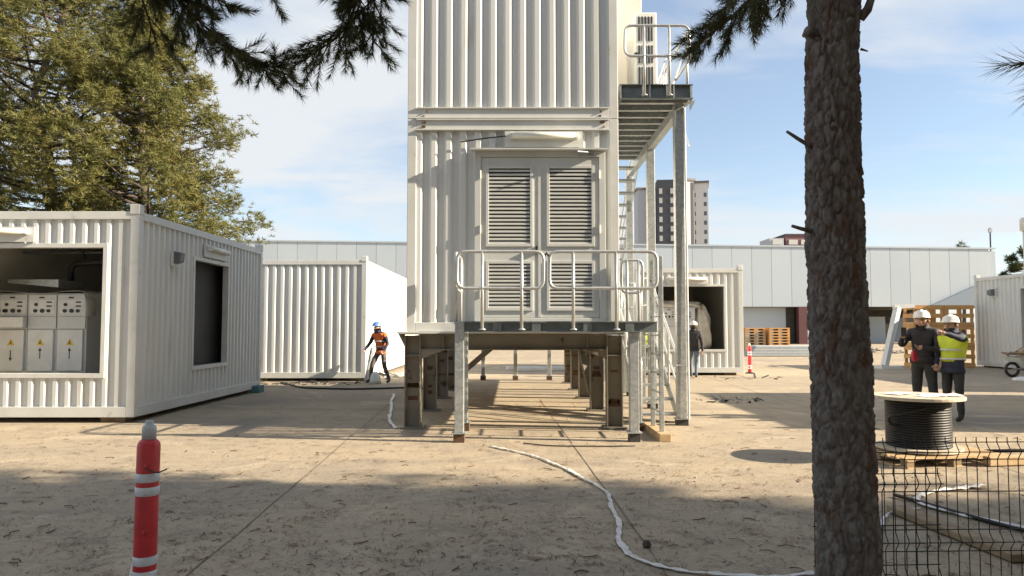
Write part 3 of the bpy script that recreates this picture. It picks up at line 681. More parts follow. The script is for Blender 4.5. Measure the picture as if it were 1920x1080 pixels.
# air conditioner
AC = empty('air_conditioner', (2.25, 12.7, 5.4), 'white air conditioner condenser on the high platform', 'air conditioner')
MB().box(2.09, 2.46, 12.3, 13.25, 5.52, 6.90).build('casing', M['white'], AC, bevel=.02)
for (z0_, z1_) in ((5.62, 5.95), (6.02, 6.32), (6.4, 6.82)):
    for k in range(5):
        x = 2.14+k*.055; MB().box(x, x+.022, 12.285, 12.305, z0_, z1_).build('vent_slot', M['black'], AC)
for x in (2.15, 2.33): MB().box(x, x+.06, 12.25, 13.3, 5.385, 5.525).build('foot_bar', M['galv_dark'], AC)
for z in (6.14, ): MB().box(2.07, 2.13, 12.27, 12.31, z, z+.05).build('handle', M['black'], AC)
m = MB(); m.lathe([(.28, 0), (.28, .02)], 20); 
fan = MB(); fan.tube([(2.465, 12.77, 6.25), (2.485, 12.77, 6.25)], .3, 24); fan.build('fan_grille', M['galv_dark'], AC)
m = MB(); m.tube(fillet([(1.7, 12.25, 5.6), (1.8, 12.2, 5.5), (1.95, 12.2, 5.45), (2.1, 12.35, 5.6)], .08), .05, 8); m.build('hose', M['black'], AC)
DB = MB(); DB.box(1.67, 2.40, 13.4, 14.6, 5.40, 8.0)
tag(DB.build('plant_cabinet', M['cream_light'], bevel=.01), 'tall cream plant cabinet behind the condenser on the platform', 'cabinet')
# rear landing post seen under the stack
RP = empty('rear_landing', (0, 21, 0), 'rear landing on thin posts seen beneath the central container', 'platform')
MB().box(-.9, 1.2, 18.75, 22.1, 1.50, 1.62).build('deck', M['galv'], RP)
for x in (.10, -.85, 1.1): gal_post(RP, x, 21.9, .13, 1.5, .11)
for x in (.10, -.85, 1.1): foot_block(x, 21.9, .118, .08, 'block under a rear landing post', 'rust', 'blocks under the rear landing')

# ------------------------------------------------------------------ hall and far buildings
HB = empty('exhibition_hall', (10, 69, 0), 'long pale panelled hall with dark ground level openings', 'building')
HX0, HX1, HY = -46.0, 45.3, 69.0; pwid = 1.85
def htop(x): return 9.62-.0107*(x+25)
n = int((HX1-HX0)/pwid)
for k in range(n):
    a = HX0+k*pwid; b = a+pwid-.03; mm = MB(); zt = htop(a+.9); zb = 3.48
    y = HY+(0 if k % 5 else .0)
    mm.box(a, b, y, y+.25, zb, zt); mm.build('facade_panel', M['hall' if (k*7) % 5 < 3 else 'hall2'], HB)
MB().box(HX0, HX1, HY+.06, HY+.3, 3.5, 8.7).build('panel_backing', M['hall2'], HB)
MB().prism([(HX0, htop(HX0)+.003), (HX1, htop(HX1)+.003), (HX1, htop(HX1)+.14), (HX0, htop(HX0)+.14)], 'y', HY-.08, HY+.4).build('parapet_cap', M['hall2'], HB)
MB().box(HX0, HX1, HY+.4, HY+40, 8.4, 8.6).build('roof', M['hall2'], HB)
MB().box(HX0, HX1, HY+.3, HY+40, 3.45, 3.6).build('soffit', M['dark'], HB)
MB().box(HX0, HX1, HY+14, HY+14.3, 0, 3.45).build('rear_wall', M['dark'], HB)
MB().box(HX0, 21.2, HY+2.0, HY+2.2, 0, 3.45).build('ground_wall', M['hall'], HB)
for k in range(16):
    a = HX0+20+k*2.9; MB().box(a, a+2.84, HY+1.93, HY+1.998, .05, 3.4).build('ground_panel', M['hall' if k % 2 else 'hall2'], HB)
MB().box(26.7, 27.5, HY-.1, HY+.6, 0, 3.48).build('door_post', M['maroon'], HB)
MB().box(27.52, 32.4, HY+.3, HY+.5, 0, 3.45).build('ground_wall', M['hall'], HB)
MB().box(21.2, 26.68, HY+1.0, HY+1.15, 0, 3.45).build('sliding_door', M['hall'], HB)
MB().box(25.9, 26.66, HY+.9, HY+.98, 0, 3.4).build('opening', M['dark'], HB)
MB().box(34.6, 36.8, HY+4, HY+4.2, 0, 2.6).build('inner_cabin', M['hall2'], HB)
MB().box(37.2, 38.8, HY+3.9, HY+4.1, .1, 2.5).build('inner_window', M['hallblue'], HB)
MB().prism([(38.9, 3.55), (44.2, 3.55), (44.2, 5.9)], 'y', HY-.3, HY-.02).build('blue_gable', M['hallblue'], HB)
# apartment tower
def tower(name, label, cx, cy, w, d, h, rot, material, cols, rows, winmat, ww=1.3, wh=1.6, side=None, cap=True):
    T = empty(name, (0, 0, 0), label, 'building')
    MB().box(-w/2, w/2, -d/2, d/2, 0, h).build('wall', material, T)
    if cap: MB().box(-w/2-.4, w/2+.4, -d/2-.4, d/2+.4, h+.01, h+.8).build('roof_slab', M['tbrown'], T)
    proto = {}
    for c in cols:
        for r in range(rows):
            z = h-5-r*3.35
            if 'f' not in proto: proto['f'] = MB().box(-ww/2, ww/2, -.06, .06, 0, wh).build('window', winmat, T, origin=(0, 0, 0)); o = proto['f']
            else: o = proto['f'].copy(); col.objects.link(o); o.parent = T
            o.location = (c, -d/2, z)
    if side:
        for c in side:
            for r in range(rows):
                z = h-5-r*3.35
                if 's' not in proto: proto['s'] = MB().box(-.06, .06, -ww/2, ww/2, 0, wh).build('window', M['glass'], T, origin=(0, 0, 0)); o = proto['s']
                else: o = proto['s'].copy(); col.objects.link(o); o.parent = T
                o.location = (w/2, c, z)
    T.location = (cx, cy, 0); T.rotation_euler.z = rot
    return T
tower('apartment_tower', 'charcoal apartment tower with two columns of pale windows', 54.4, 262, 5.8, 7, 53.6, R(-6), M['tdark'], (-1.6, 2.3), 12, M['glasslight'], 1.1, 1.9, cap=False)
tower('apartment_tower', 'low grey apartment block left of the charcoal tower', 48.2, 268, 6.0, 8, 51, 0, M['tgrey'], (1.6,), 12, M['glass'], 1.1, 1.5)
tower('apartment_tower', 'white apartment block with grey end wall right of the charcoal tower', 61.6, 266, 5.4, 8, 54, R(18), M['tgrey'], (), 0, M['glass'], side=(-2, ), cap=True)
tower('apartment_tower', 'sunlit white apartment block with brown stair strip and two window columns', 67.6, 268, 7.6, 10, 53.2, R(-14), M['twhite'], (-1.0, 2.8), 13, M['glass'], 1.0, 1.5)
MB().box(63.6, 65.0, 262.5, 264, 0, 53.4).build('stair_strip', M['tbrown'])
o = bpy.data.objects['stair_strip']; o.name = 'stair_tower'; tag(o, 'narrow brown stair shaft between the white apartment blocks', 'building')
RB = empty('rooftop_building', (57, 150, 0), 'small maroon building with boxed windows above the hall roof', 'building')
MB().box(52.5, 55.4, 150, 156, 0, 19.7).build('wall', M['tgrey'], RB); MB().box(55.8, 63, 150, 158, 0, 20.3).build('wall', M['farbuild'], RB)
for (a, b) in ((53.1, 54.9), (56.4, 58.2), (58.9, 61.6)): MB().box(a, b, 149.9, 150.1, 18.4, 19.4).build('window', M['glasslight'], RB)
MB().box(55.7, 63.2, 149.8, 158.2, 20.3, 20.6).build('roof', M['tdark'], RB)
AN = empty('antenna_mast', (58.7, 92, 0), 'thin antenna mast above the bush behind the hall', 'mast')
m = MB(); m.tube([(59.8, 92, 0), (59.8, 92, 14.0)], .09, 6); m.build('pole', M['tdark'], AN); MB().box(59.6, 60.0, 91.9, 92.1, 13.4, 13.9).build('antenna_head', M['tgrey'], AN)

# ------------------------------------------------------------------ yard objects
# cable drum
DX, DY = 4.78, 8.78
CD = empty('cable_drum', (DX, DY, .12), 'wooden cable drum wound with thick black cable, on a pallet', 'cable drum')
def plank_disc(z0, z1, r, name):
    m = MB(); m.lathe([(r, z0), (r, z1)], 40, (DX, DY, 0)); m.build(name, M['palewood'], CD, bevel=.006)
plank_disc(.715, .752, .50, 'top_flange'); plank_disc(.13, .165, .46, 'bottom_flange')
prof = [(.30, .166)]
nc = 19; ch = (.712-.168)/nc
for k in range(nc):
    zc = .168+ch*(k+.5)
    for a in (-80, -45, 0, 45, 80): prof.append((.338+.5*ch*math.cos(R(a)), zc+.5*ch*math.sin(R(a))))
prof.append((.30, .713))
m = MB(); m.lathe(prof, 40, (DX, DY, 0)); m.build('wound_cable', M['cable'], CD, True)
m = MB(); m.tube(fillet([(DX-.12, DY-.37, .64), (DX-.3, DY-.32, .58), (DX-.44, DY-.18, .52), (DX-.40, DY-.14, .43), (DX-.33, DY-.2, .42)], .06), .016, 8); m.build('loose_end', M['cable'], CD, True)
for i, (x, y, a, w, h) in enumerate(((4.85, 8.62, .3, .3, .21), (5.02, 8.72, -.2, .42, .3), (4.62, 8.9, .5, .3, .21))):
    c, s = math.cos(a), math.sin(a); m = MB(); N_ = 8
    vs = []
    for j in range(3):
        for k in range(N_+1):
            u = (k/N_-.5)*w; v = (j/2-.5)*h; vs.append((x+c*u-s*v, y+s*u+c*v, .7565+i*.003+.012*abs(math.sin(k*.9+i))*(k/N_)))
    m.add(vs, [(j*(N_+1)+k, j*(N_+1)+k+1, (j+1)*(N_+1)+k+1, (j+1)*(N_+1)+k) for j in range(2) for k in range(N_)])
    o = m.build('paper_sheet', M['paper']); o.modifiers.new('t', 'SOLIDIFY').thickness = .002
    tag(o, 'curling white paper sheet lying on the cable drum', 'paper', 'papers on the drum')
# pallets
def pallet(x, y, z, rot, label, w=1.2, d=.8, material='wood', group='wooden pallets', n=7):
    P = empty('wooden_pallet', (x, y, z), label, 'pallet', group)
    c, s = math.cos(rot), math.sin(rot)
    def bx(m, a0, a1, b0, b1, z0, z1):
        m2 = MB(); m2.box(a0, a1, b0, b1, z0, z1); m2.v = [(x+c*v[0]-s*v[1], y+s*v[0]+c*v[1], z+v[2]) for v in m2.v]; return m2
    for k in range(n):
        a = -d/2+k*(d-.1)/(n-1); bx(None, -w/2, w/2, a, a+.1, .094, .115).build('top_board', M[material], P)
    for b in (-w/2+.07, 0, w/2-.07):
        bx(None, b-.05, b+.05, -d/2, d/2, .078, .093).build('stringer_board', M[material], P)
        bx(None, b-.05, b+.05, -d/2, d/2, 0, .02).build('bottom_board', M[material], P)
        for a in (-d/2+.06, 0, d/2-.06): bx(None, b-.05, b+.05, a-.05, a+.05, .021, .077).build('spacer_block', M['oldwood'], P)
    return P
pallet(4.86, 8.78, .0, .22, 'worn wooden pallet under the cable drum', 1.35, .95)
m = MB(); m.obox((5.3, 8.35, .06), (6.4, 8.55, .06), .1, .1); tag(m.build('timber_beam', M['wood'], bevel=.006), 'square timber lying beside the drum pallet', 'timber')
# plank, tapes and cables near fence
m = MB(); m.obox((3.22, 6.3, .035), (3.36, 4.95, .035), .16, .05); tag(m.build('loose_plank', M['oldwood'], bevel=.006), 'weathered plank lying behind the wire fence', 'plank')
def ground_tube(name, label, pts, r, material, cat, n=6, z=None):
    m = MB(); p = [Vector((a, b, r+.004)) for a, b in pts]; m.tube(fillet(p, .4, 6), r, n); return tag(m.build(name, material, None, True), label, cat)
ground_tube('black_cable', 'black cable lying across the ground behind the fence', [(3.5, 6.85), (3.68, 6.2), (3.86, 5.6), (4.2, 5.0)], .018, M['cable'], 'cable')
ground_tube('black_cable', 'black cable running from the storage container toward the central stack', [(-6.4, 20.6), (-5.2, 18.7), (-3.9, 18.4), (-2.6, 18.9), (-1.6, 18.2)], .022, M['cable'], 'cable')
ground_tube('black_cable', 'black cable crossing the shaded pavement before the drum', [(5.3, 9.2), (7.0, 9.35), (9.5, 9.3)], .02, M['cable'], 'cable')
ground_tube('thin_wire', 'thin dark wire on the sunlit pavement before the landing', [(.15, 9.95), (.5, 9.7), (1.25, 9.68), (1.6, 9.72)], .008, M['cable'], 'wire')
def tape(name, label, pts, w, seed, material=None, amp=.02):
    rgt = random.Random(seed); P = fillet([Vector((a, b, 0)) for a, b in pts], .5, 8); Q = []
    for a, b in zip(P, P[1:]):
        k = max(1, int((b-a).length/.04))
        for i in range(k): Q.append(a.lerp(b, i/k))
    Q.append(P[-1]); m = MB(); vs = []; nv = 5
    for i, p in enumerate(Q):
        a = Q[max(0, i-1)]; b = Q[min(len(Q)-1, i+1)]; d = (b-a).normalized(); sd = Vector((-d.y, d.x, 0))
        ww = w*(.6+.4*noise.noise(Vector((i*.10, seed, 0)))+.3*noise.noise(Vector((i*.41, seed, 5)))); 
        for j in range(nv):
            t = j/(nv-1)-.5; z = .008+amp*max(0, .7+1.3*noise.noise(Vector((i*.45, t*4+seed, 2))))
            q = p+sd*(t*ww+.03*noise.noise(Vector((i*.09, seed+3, 1)))+.010*noise.noise(Vector((i*.5, seed+3, 1)))); vs.append((q.x, q.y, z))
    m.add(vs, [(i*nv+j, i*nv+j+1, (i+1)*nv+j+1, (i+1)*nv+j) for i in range(len(Q)-1) for j in range(nv-1)])
    o = m.build(name, material or M['tape'], None, True); o.modifiers.new('t', 'SOLIDIFY').thickness = .003
    return tag(o, label, 'tape')
tape('barrier_tape', 'long crumpled white barrier tape snaking across the pavement from the landing', [(-.28, 9.7), (.26, 9.02), (.58, 8.18), (.80, 7.49), (.88, 6.9), (.86, 6.05), (.76, 5.39), (.79, 5.08), (.96, 4.83), (1.25, 4.70), (1.6, 4.66), (1.9, 4.72)], .065, 5, None, .012)
tape('barrier_tape', 'short crumpled white tape beside the left container leg', [(-2.72, 17.2), (-2.5, 15.4), (-2.25, 13.9), (-2.05, 12.4), (-1.78, 11.35)], .09, 9)
tape('barrier_tape', 'twisted white tape behind the wire fence near the plank', [(4.6, 7.3), (3.9, 7.0), (3.5, 6.6), (3.75, 6.0), (4.1, 5.5), (4.3, 5.0)], .10, 13, None, .022)
tape('barrier_tape', 'thin white tape strip between the pine trunk and the plank', [(2.35, 5.2), (2.7, 5.6), (3.1, 6.2), (3.45, 6.35)], .05, 17)
m = MB(); m.lathe([(.02, 0), (.035, .02), (.02, .05)], 7, (.95, 5.3, 0)); tag(m.build('pine_cone', M['twig']), 'small dark pine cone beside the white tape', 'cone')

# flexible marker posts
def marker_post(x, y, label, tilt=0.0, hook=True, group='red and white marker posts'):
    P = empty('marker_post', (x, y, 0), label, 'marker post', group)
    r = .061
    m = MB(); m.lathe([(.15, 0), (.15, .02), (.07, .05)], 24, (x, y, .004)); m.build('base', M['black'], P)
    m = MB(); m.lathe([(r-.001, .05), (r, .06), (r, .885), (r-.004, .905), (r-.016, .918), (.04, .922)], 28, (x, y, 0)); m.build('red_tube', M['red'], P, True)
    for z in (.155, .235, .375+.24, .375+.315):
        m = MB(); m.lathe([(r+.0005, z), (r+.002, z+.002), (r+.002, z+.046), (r+.0005, z+.048)], 28, (x, y, 0), False); m.build('reflective_band', M['reflect'], P, True)
    m = MB(); m.lathe([(.038, .92), (.038, .985), (.034, .997), (.024, 1.004), (.022, 1.006), (.022, 1.022), (.018, 1.025)], 24, (x, y, 0)); m.build('cap', M['capgrey'], P, True)
    for z in (.42, .78):
        m = MB(); m.lathe([(.016, 0), (.013, .006), (.006, .008)], 12); m.v = [(x+.02+v[0], y-r+.003-v[2], z+v[1]) for v in m.v]; m.build('dimple', M['red'], P, True)
    if hook:
        m = MB(); m.tube([(x+.012, y-r-.002, .775), (x+.05, y-r+.0, .755), (x+.072, y-.03, .742), (x+.125, y-.04, .765)], .0045, 6); m.build('hook', M['rust'], P)
    P.rotation_euler.y = tilt
    return P
marker_post(-2.05, 4.2, 'scuffed red marker post with hook and grey cap on the foreground pavement', R(.5))
marker_post(8.0, 25.0, 'small red and white marker post by the kiosk container corner', 0, False)
m = MB(); m.obox((-2.19, 4.30, .0), (-2.12, 4.36, .5), .03, .03); tag(m.build('white_stake', M['white']), 'thin white stake leaning behind the foreground marker post', 'stake')

# wire mesh fence
def fence_panel(label, x0, x1, y0, y1, zt, lean=0.0, sp=.065):
    F = empty('mesh_fence', ((x0+x1)/2, (y0+y1)/2, 0), label, 'fence', 'black welded wire fence panels')
    L_ = math.hypot(x1-x0, y1-y0); d = Vector((x1-x0, y1-y0, 0))/L_; nrm = Vector((d.y, -d.x, 0)); n = int(L_/sp)
    folds = [(zt-.10, 0.0), (zt-.135, .03), (zt-.17, 0.0)]
    prof = [(0.03, 0), (zt-.57, 0), (zt-.605, .03), (zt-.64, 0)][::-1]
    zs = [(0.03, 0), (zt-.68, 0), (zt-.63, .035), (zt-.58, 0), (zt-.135, 0), (zt-.085, .035), (zt-.035, 0), (zt, 0)]
    zs = [z for z in zs if z[0] >= .03]
    for k in range(n+1):
        p = Vector((x0, y0, 0))+d*(k*L_/n)
        m = MB(); m.tube([p+nrm*(o+lean*z)+Vector((0, 0, z)) for z, o in zs], .0032, 5); m.build('vertical_wire', M['fence'], F)
    for z, o in [(zt-.03, .004), (zt-.085, .039), (zt-.135, .004), (zt-.33, .004), (zt-.56, .004), (zt-.63, .039), (zt-.69, .004)]:
        if z < .04: continue
        a = Vector((x0, y0, z))+nrm*(o+lean*z); b = Vector((x1, y1, z))+nrm*(o+lean*z)
        m = MB(); m.tube([a-d*.012, b+d*.012], .0034, 5); m.build('horizontal_wire', M['fence'], F)
    return F
fence_panel('black welded wire fence panel running on past the cable drum', 2.22, 4.7, 4.60, 4.68, .872)
fence_panel('lower leaning black wire fence panel with its end behind the pine trunk', 1.76, 2.50, 4.38, 4.42, .725, .03)

# far yard goods
for i, (x, y, l) in enumerate(((14.8, 45.5, 'stack of pale timber pallets outside the hall, topmost row bare'), (16.2, 45.3, 'stack of orange timber pallets outside the hall'))):
    for k in range(9):
        P = MB(); z = k*.17
        P.box(x-.62, x+.62, y-.45, y+.45, z+.10, z+.165)
        for b in (-.55, 0, .55): P.box(x+b-.07, x+b+.07, y-.44, y+.44, z, z+.10)
        tag(P.build('pallet', M['orangewood' if i or k > 6 else 'wood']), ('timber pallet in the pale low stack outside the hall', 'timber pallet in the orange low stack outside the hall')[i], 'pallet', 'stacked pallets by the hall')
for k in range(7):
    m = MB(); z = .04+.075*k; m.box(12.7+.06*k, 17.2-.1*k, 39.6, 40.9, z, z+.07); tag(m.build('steel_sheet', M['galv' if k % 2 else 'hall']), 'flat pale metal sheet in the low pile before the hall', 'metal sheet', 'pile of metal sheets')
# crates: tall lattice frames
def crate(x, y, z, w, h, d, label):
    C = empty('wooden_crate', (x+w/2, y, z), label, 'crate', 'stacked orange crates')
    for a in (x, x+w/2-.05, x+w-.1):
        for yy in (y, y+d-.06): MB().box(a, a+.1, yy, yy+.06, z, z+h).build('upright', M['orangewood'], C)
    for q in (0, .42, .84):
        zz = z+q*h
        for yy in (y-.03, y+d): MB().box(x, x+w, yy, yy+.028, zz, zz+.15).build('slat', M['orangewood'], C)
        for xx in (x-.028, x+w): MB().box(xx, xx+.026, y, y+d, zz, zz+.15).build('slat', M['orangewood'], C)
    return C
for r in range(3):
    for k in range(2):
        crate(15.5+k*1.15, 28.5, .02+r*.79, 1.12, .78, .8, ('orange slatted crate, %s row of the stack beside the far container' % ('bottom', 'middle', 'top')[r]))
BM = empty('leaning_frame', (14.5, 28, 0), 'pale steel frame leaning beside the crates', 'steel frame')
m = MB(); m.obox((14.05, 28, .1), (14.75, 28.3, 2.3), .2, .2); m.build('leg', M['cab'], BM); m = MB(); m.obox((14.6, 28.3, 2.33), (15.4, 28.35, 2.38), .15, .15); m.build('head', M['cab'], BM)
MB().box(13.8, 14.6, 27.7, 28.3, 0, .1).build('foot', M['cab'], BM)
def carton(x, y, z, w, d, h, label, mt='wood'):
    C = empty('cardboard_box', (x, y, z), label, 'box'); MB().box(x-w/2, x+w/2, y-d/2, y+d/2, z, z+h).build('body', M[mt], C, bevel=.01)
    MB().box(x-.04, x+.04, y-d/2-.003, y+d/2+.003, z+h-.12, z+h+.003).build('packing_tape', M['oldwood'], C)
    for s in (-1, 1):
        m = MB(); m.obox((x+s*w/2, y, z+h), (x+s*(w/2+.12), y, z+h+.06), d*.95, .01); m.build('flap', M[mt], C)
pallet(14.9, 26.2, 0, 0, 'low pallet carrying the cardboard box by the crates', 1.3, .9)
carton(14.85, 26.2, .117, .9, .7, .42, 'cardboard box on a low pallet by the crates')
carton(15.2, 26.7, .535, .5, .5, .4, 'white box on top of the cardboard box by the crates', 'white')
WB = empty('wheelbarrow', (16.0, 23.3, 0), 'loaded wheelbarrow with grey rubbish beside the far container', 'wheelbarrow')
m = MB(); m.add([(15.6, 22.8, .62), (16.9, 22.8, .68), (16.9, 23.6, .68), (15.6, 23.6, .62), (15.85, 23.0, .3), (16.6, 23.0, .3), (16.6, 23.4, .3), (15.85, 23.4, .3)], [(4, 5, 6, 7), (0, 1, 5, 4), (1, 2, 6, 5), (2, 3, 7, 6), (3, 0, 4, 7)]); m.build('tray', M['cab'], WB)
m = MB(); m.tube([(15.62+.2*math.cos(2*math.pi*k/16), 23.2, .24+.2*math.sin(2*math.pi*k/16)) for k in range(16)], .045, 8, closed=True); m.build('tyre', M['black'], WB, True)
for y in (22.95, 23.45): m = MB(); m.tube([(15.62, 23.2, .24), (16.2, y, .3), (17.6, y, .72)], .02, 6); m.build('handle_bar', M['galv'], WB)
for y in (22.95, 23.45): m = MB(); m.tube([(16.5, y, .4), (16.7, y, .0)], .02, 6); m.build('leg', M['galv'], WB)
rgt = random.Random(5)
m = MB()
for k in range(16):
    a = Vector((rgt.uniform(15.6, 16.7), rgt.uniform(22.85, 23.5), .6+rgt.uniform(0, .15))); m.obox(a, a+Vector((rgt.uniform(-.4, .4), rgt.uniform(-.2, .2), rgt.uniform(.0, .25))), .2, .03)
m.build('rubbish_load', M['oldwood'], WB)
carton(16.45, 22.5, 0, .5, .4, .3, 'small timber coloured box before the wheelbarrow', 'wood')
m = MB(); m.lathe([(.3, 0), (.27, .06), (.1, .1)], 9, (15.0, 21.8, .003)); tag(m.build('white_sack', M['white']), 'flat white sack on the ground near the wheelbarrow', 'sack')
# rubble piles
def rubble(name, label, cx, cy, rx, ry, n, seed, smin=.05, smax=.22, mt='stone', scraps=False):
    rr = random.Random(seed); m = MB()
    for _ in range(n):
        a = rr.uniform(0, 6.28); q = rr.random()**.6; x = cx+rx*q*math.cos(a); y = cy+ry*q*math.sin(a); s = rr.uniform(smin, smax)
        if scraps:
            k = Vector((x, y, s*.12+.004)); d = Vector((rr.uniform(-1, 1), rr.uniform(-1, 1), rr.uniform(0, .25))).normalized()
            m.obox(k, k+d*s*rr.uniform(1, 3), s*rr.uniform(.3, 1.0), .006, (rr.uniform(-.5, .5), rr.uniform(-.5, .5), 1))
        else:
            z = (1-q)*ry*.25; pr = [(s*rr.uniform(.6, 1), 0), (s, s*.35), (s*.5, s*rr.uniform(.5, .8))]; m.lathe(pr, 6, (x, y, z))
    return tag(m.build(name, M[mt]), label, 'rubble', kind='stuff')
rubble('rubble_pile', 'rubble and stone heap before the dark hall opening', 20.6, 45, 3.2, 1.4, 120, 3)
rubble('debris', 'torn packing scraps scattered by the kiosk container foot', 6.9, 22.6, 1.5, .7, 34, 4, .02, .10, 'stone', scraps=True)
rubble('debris', 'dark scraps on the shaded pavement right of the staircase', 4.7, 15.8, .8, .6, 45, 6, .02, .07, 'black', scraps=True)
rubble('debris', 'pale scraps beside the sunlit long container side', -3.6, 24.0, .5, 1.6, 34, 8, .06, .24, 'galv', scraps=True)
rubble('debris', 'cable and dirt scraps along the storage container front', -5.6, 20.4, 1.5, .5, 60, 12, .02, .10, 'black', scraps=True)
rubble('debris', 'reddish scraps under the central container', .6, 14.6, 1.0, 1.0, 26, 14, .006, .022, 'redglove', scraps=True)
for k, (a, b) in enumerate((((.2, 26.5), (3.0, 26.8)), ((-.2, 27.0), (2.6, 27.3)))):
    m = MB(); m.obox((a[0], a[1], .06+.02*k), (b[0], b[1], .06+.02*k), .2, .1); tag(m.build('pale_beam', M['white']), 'pale beam lying on the ground beyond the central container', 'beam', 'beams beyond the stack')
# dark truck like pile beyond stack
# grey board leaning at worker
m = MB(); m.obox((-4.1, 20.9, .03), (-3.98, 21.15, .95), .3, .05, (1, 0, 0)); tag(m.build('grey_board', M['galv']), 'grey board leaning beside the orange vested worker', 'board')
m = MB(); m.lathe([(.16, 0), (.15, .12), (.11, .26), (.05, .32)], 10, (-3.78, 20.55, .003)); tag(m.build('white_sack', M['white'], None, True), 'white sack at the feet of the orange vested worker', 'sack')

# ------------------------------------------------------------------ people
def person(label, loc, rotz, J, mats, helmet='helmet', vest=None, vest_sleeve=False, scale=1.0, bulk=1.0, hair=True, coat=.0, hem=None):
    """J: joint overrides in a local frame; the figure faces -Y, its own left is +X."""
    D = dict(pelvis=(0, 0, .95), spine=(0, .01, 1.14), chest=(0, .005, 1.33), neck=(0, 0, 1.475), head=(0, -.025, 1.60), crown=(0, -.02, 1.685),
             hipL=(.095, 0, .90), kneeL=(.105, -.01, .50), ankL=(.11, .02, .085), toeL=(.12, -.13, .035),
             hipR=(-.095, 0, .90), kneeR=(-.105, -.01, .50), ankR=(-.11, .02, .085), toeR=(-.12, -.13, .035),
             shL=(.185, .01, 1.41), elL=(.24, .03, 1.13), wrL=(.25, -.06, .89), haL=(.25, -.09, .82),
             shR=(-.185, .01, 1.41), elR=(-.24, .03, 1.13), wrR=(-.25, -.06, .89), haR=(-.25, -.09, .82))
    D.update(J); D = {k: Vector(v) for k, v in D.items()}
    rad = dict(pelvis=.145*bulk, spine=.135*bulk, chest=.150*bulk, neck=.058, head=.098, crown=.070, hip=.095*bulk, knee=.068*bulk, ank=.05, toe=.040, sh=.078*bulk, el=.054*bulk, wr=.036, ha=.036)
    def rr(k): return rad.get(k, rad.get(k[:-1], .05))
    edges = [('pelvis', 'spine'), ('spine', 'chest'), ('chest', 'neck'), ('neck', 'head'), ('head', 'crown')]
    for s in 'LR': edges += [('pelvis', 'hip'+s), ('hip'+s, 'knee'+s), ('knee'+s, 'ank'+s), ('ank'+s, 'toe'+s), ('chest', 'sh'+s), ('sh'+s, 'el'+s), ('el'+s, 'wr'+s), ('wr'+s, 'ha'+s)]
    keys = list(D); idx = {k: i for i, k in enumerate(keys)}
    me = bpy.data.meshes.new('skel'); me.from_pydata([D[k] for k in keys], [(idx[a], idx[b]) for a, b in edges], [])
    ob = bpy.data.objects.new('skel', me); col.objects.link(ob)
    sk = ob.modifiers.new('skin', 'SKIN'); 
    for k in keys:
        sv = me.skin_vertices[0].data[idx[k]]; sv.radius = (rr(k), rr(k)*(1.0)); sv.use_root = (k == 'pelvis')
    sb = ob.modifiers.new('sub', 'SUBSURF'); sb.levels = 2; sb.render_levels = 2
    dg = bpy.context.evaluated_depsgraph_get(); dg.update()
    body = bpy.data.meshes.new_from_object(ob.evaluated_get(dg)); bpy.data.objects.remove(ob)
    def seg_d(p, a, b):
        ab = b-a; t = max(0, min(1, (p-a).dot(ab)/max(1e-9, ab.length_squared))); return (p-(a+ab*t)).length
    region = {}
    for a, b in edges:
        r = 'top'
        if a in ('neck', 'head'): r = 'skin'
        elif a.startswith(('hip', 'knee')) or b.startswith('hip'): r = 'leg'
        elif a.startswith('ank'): r = 'shoe'
        elif a.startswith('wr'): r = 'skin'
        region[(a, b)] = r
    order = ['top', 'leg', 'shoe', 'skin']
    body.materials.clear()
    for k in order: body.materials.append(M[mats[k]])
    torso_faces = []
    for p in body.polygons:
        c = p.center; best = min(edges, key=lambda e: seg_d(c, D[e[0]], D[e[1]])-.5*rr(e[0]))
        r = region[best]
        if best == ('pelvis', 'spine') and c.z < D['pelvis'].z-.02: r = 'leg'
        if r == 'leg' and c.z > D['pelvis'].z-coat: r = 'top'
        if best[0] == 'chest' and best[1] == 'neck': r = 'top'
        if best[0] == 'neck' and (c-D['neck']).length < .07 and c.z < D['neck'].z+.02: r = 'top'
        p.material_index = order.index(r); p.use_smooth = True
        if best in (('pelvis', 'spine'), ('spine', 'chest'), ('chest', 'neck'), ('chest', 'shL'), ('chest', 'shR')) and r == 'top': torso_faces.append(p.index)
    # nose, ears, fingers joined into the body mesh
    bm = bmesh.new(); bm.from_mesh(body)
    def addm(mb, mi):
        vs = [bm.verts.new(v) for v in mb.v]
        for f in mb.f:
            try: q = bm.faces.new([vs[i] for i in f]); q.material_index = mi; q.smooth = True
            except ValueError: pass
    hd = D['head']; 
    t = MB(); t.tube([hd+Vector((0, -.088, .02)), hd+Vector((0, -.118, -.015)), hd+Vector((0, -.095, -.03))], [.009, .015, .010], 6); addm(t, 3)
    for s in (-1, 1):
        t = MB(); t.tube([hd+Vector((s*.09, .005, .02)), hd+Vector((s*.105, .01, .005)), hd+Vector((s*.092, .005, -.025))], [.014, .016, .01], 6); addm(t, 3)
    for s in 'LR':
        w, h = D['wr'+s], D['ha'+s]; d = (h-w).normalized(); sd = d.orthogonal().normalized(); up = d.cross(sd)
        for k, ln in enumerate((.066, .075, .072, .058)):
            b0 = h+sd*((k-1.5)*.02); t = MB(); t.tube([b0, b0+d*ln*.5+up*.008, b0+d*ln*.8+up*.03], [.0105, .0095, .007], 6); addm(t, 3)
        b0 = w.lerp(h, .55)+sd*.028; t = MB(); t.tube([b0, b0+sd*.025+d*.02, b0+sd*.032+d*.05+up*.012], [.012, .011, .008], 6); addm(t, 3)
    bm.to_mesh(body); bm.free()
    P = empty('person', (0, 0, 0), label, 'person')
    bo = bpy.data.objects.new('body', body); col.objects.link(bo); bo.parent = P
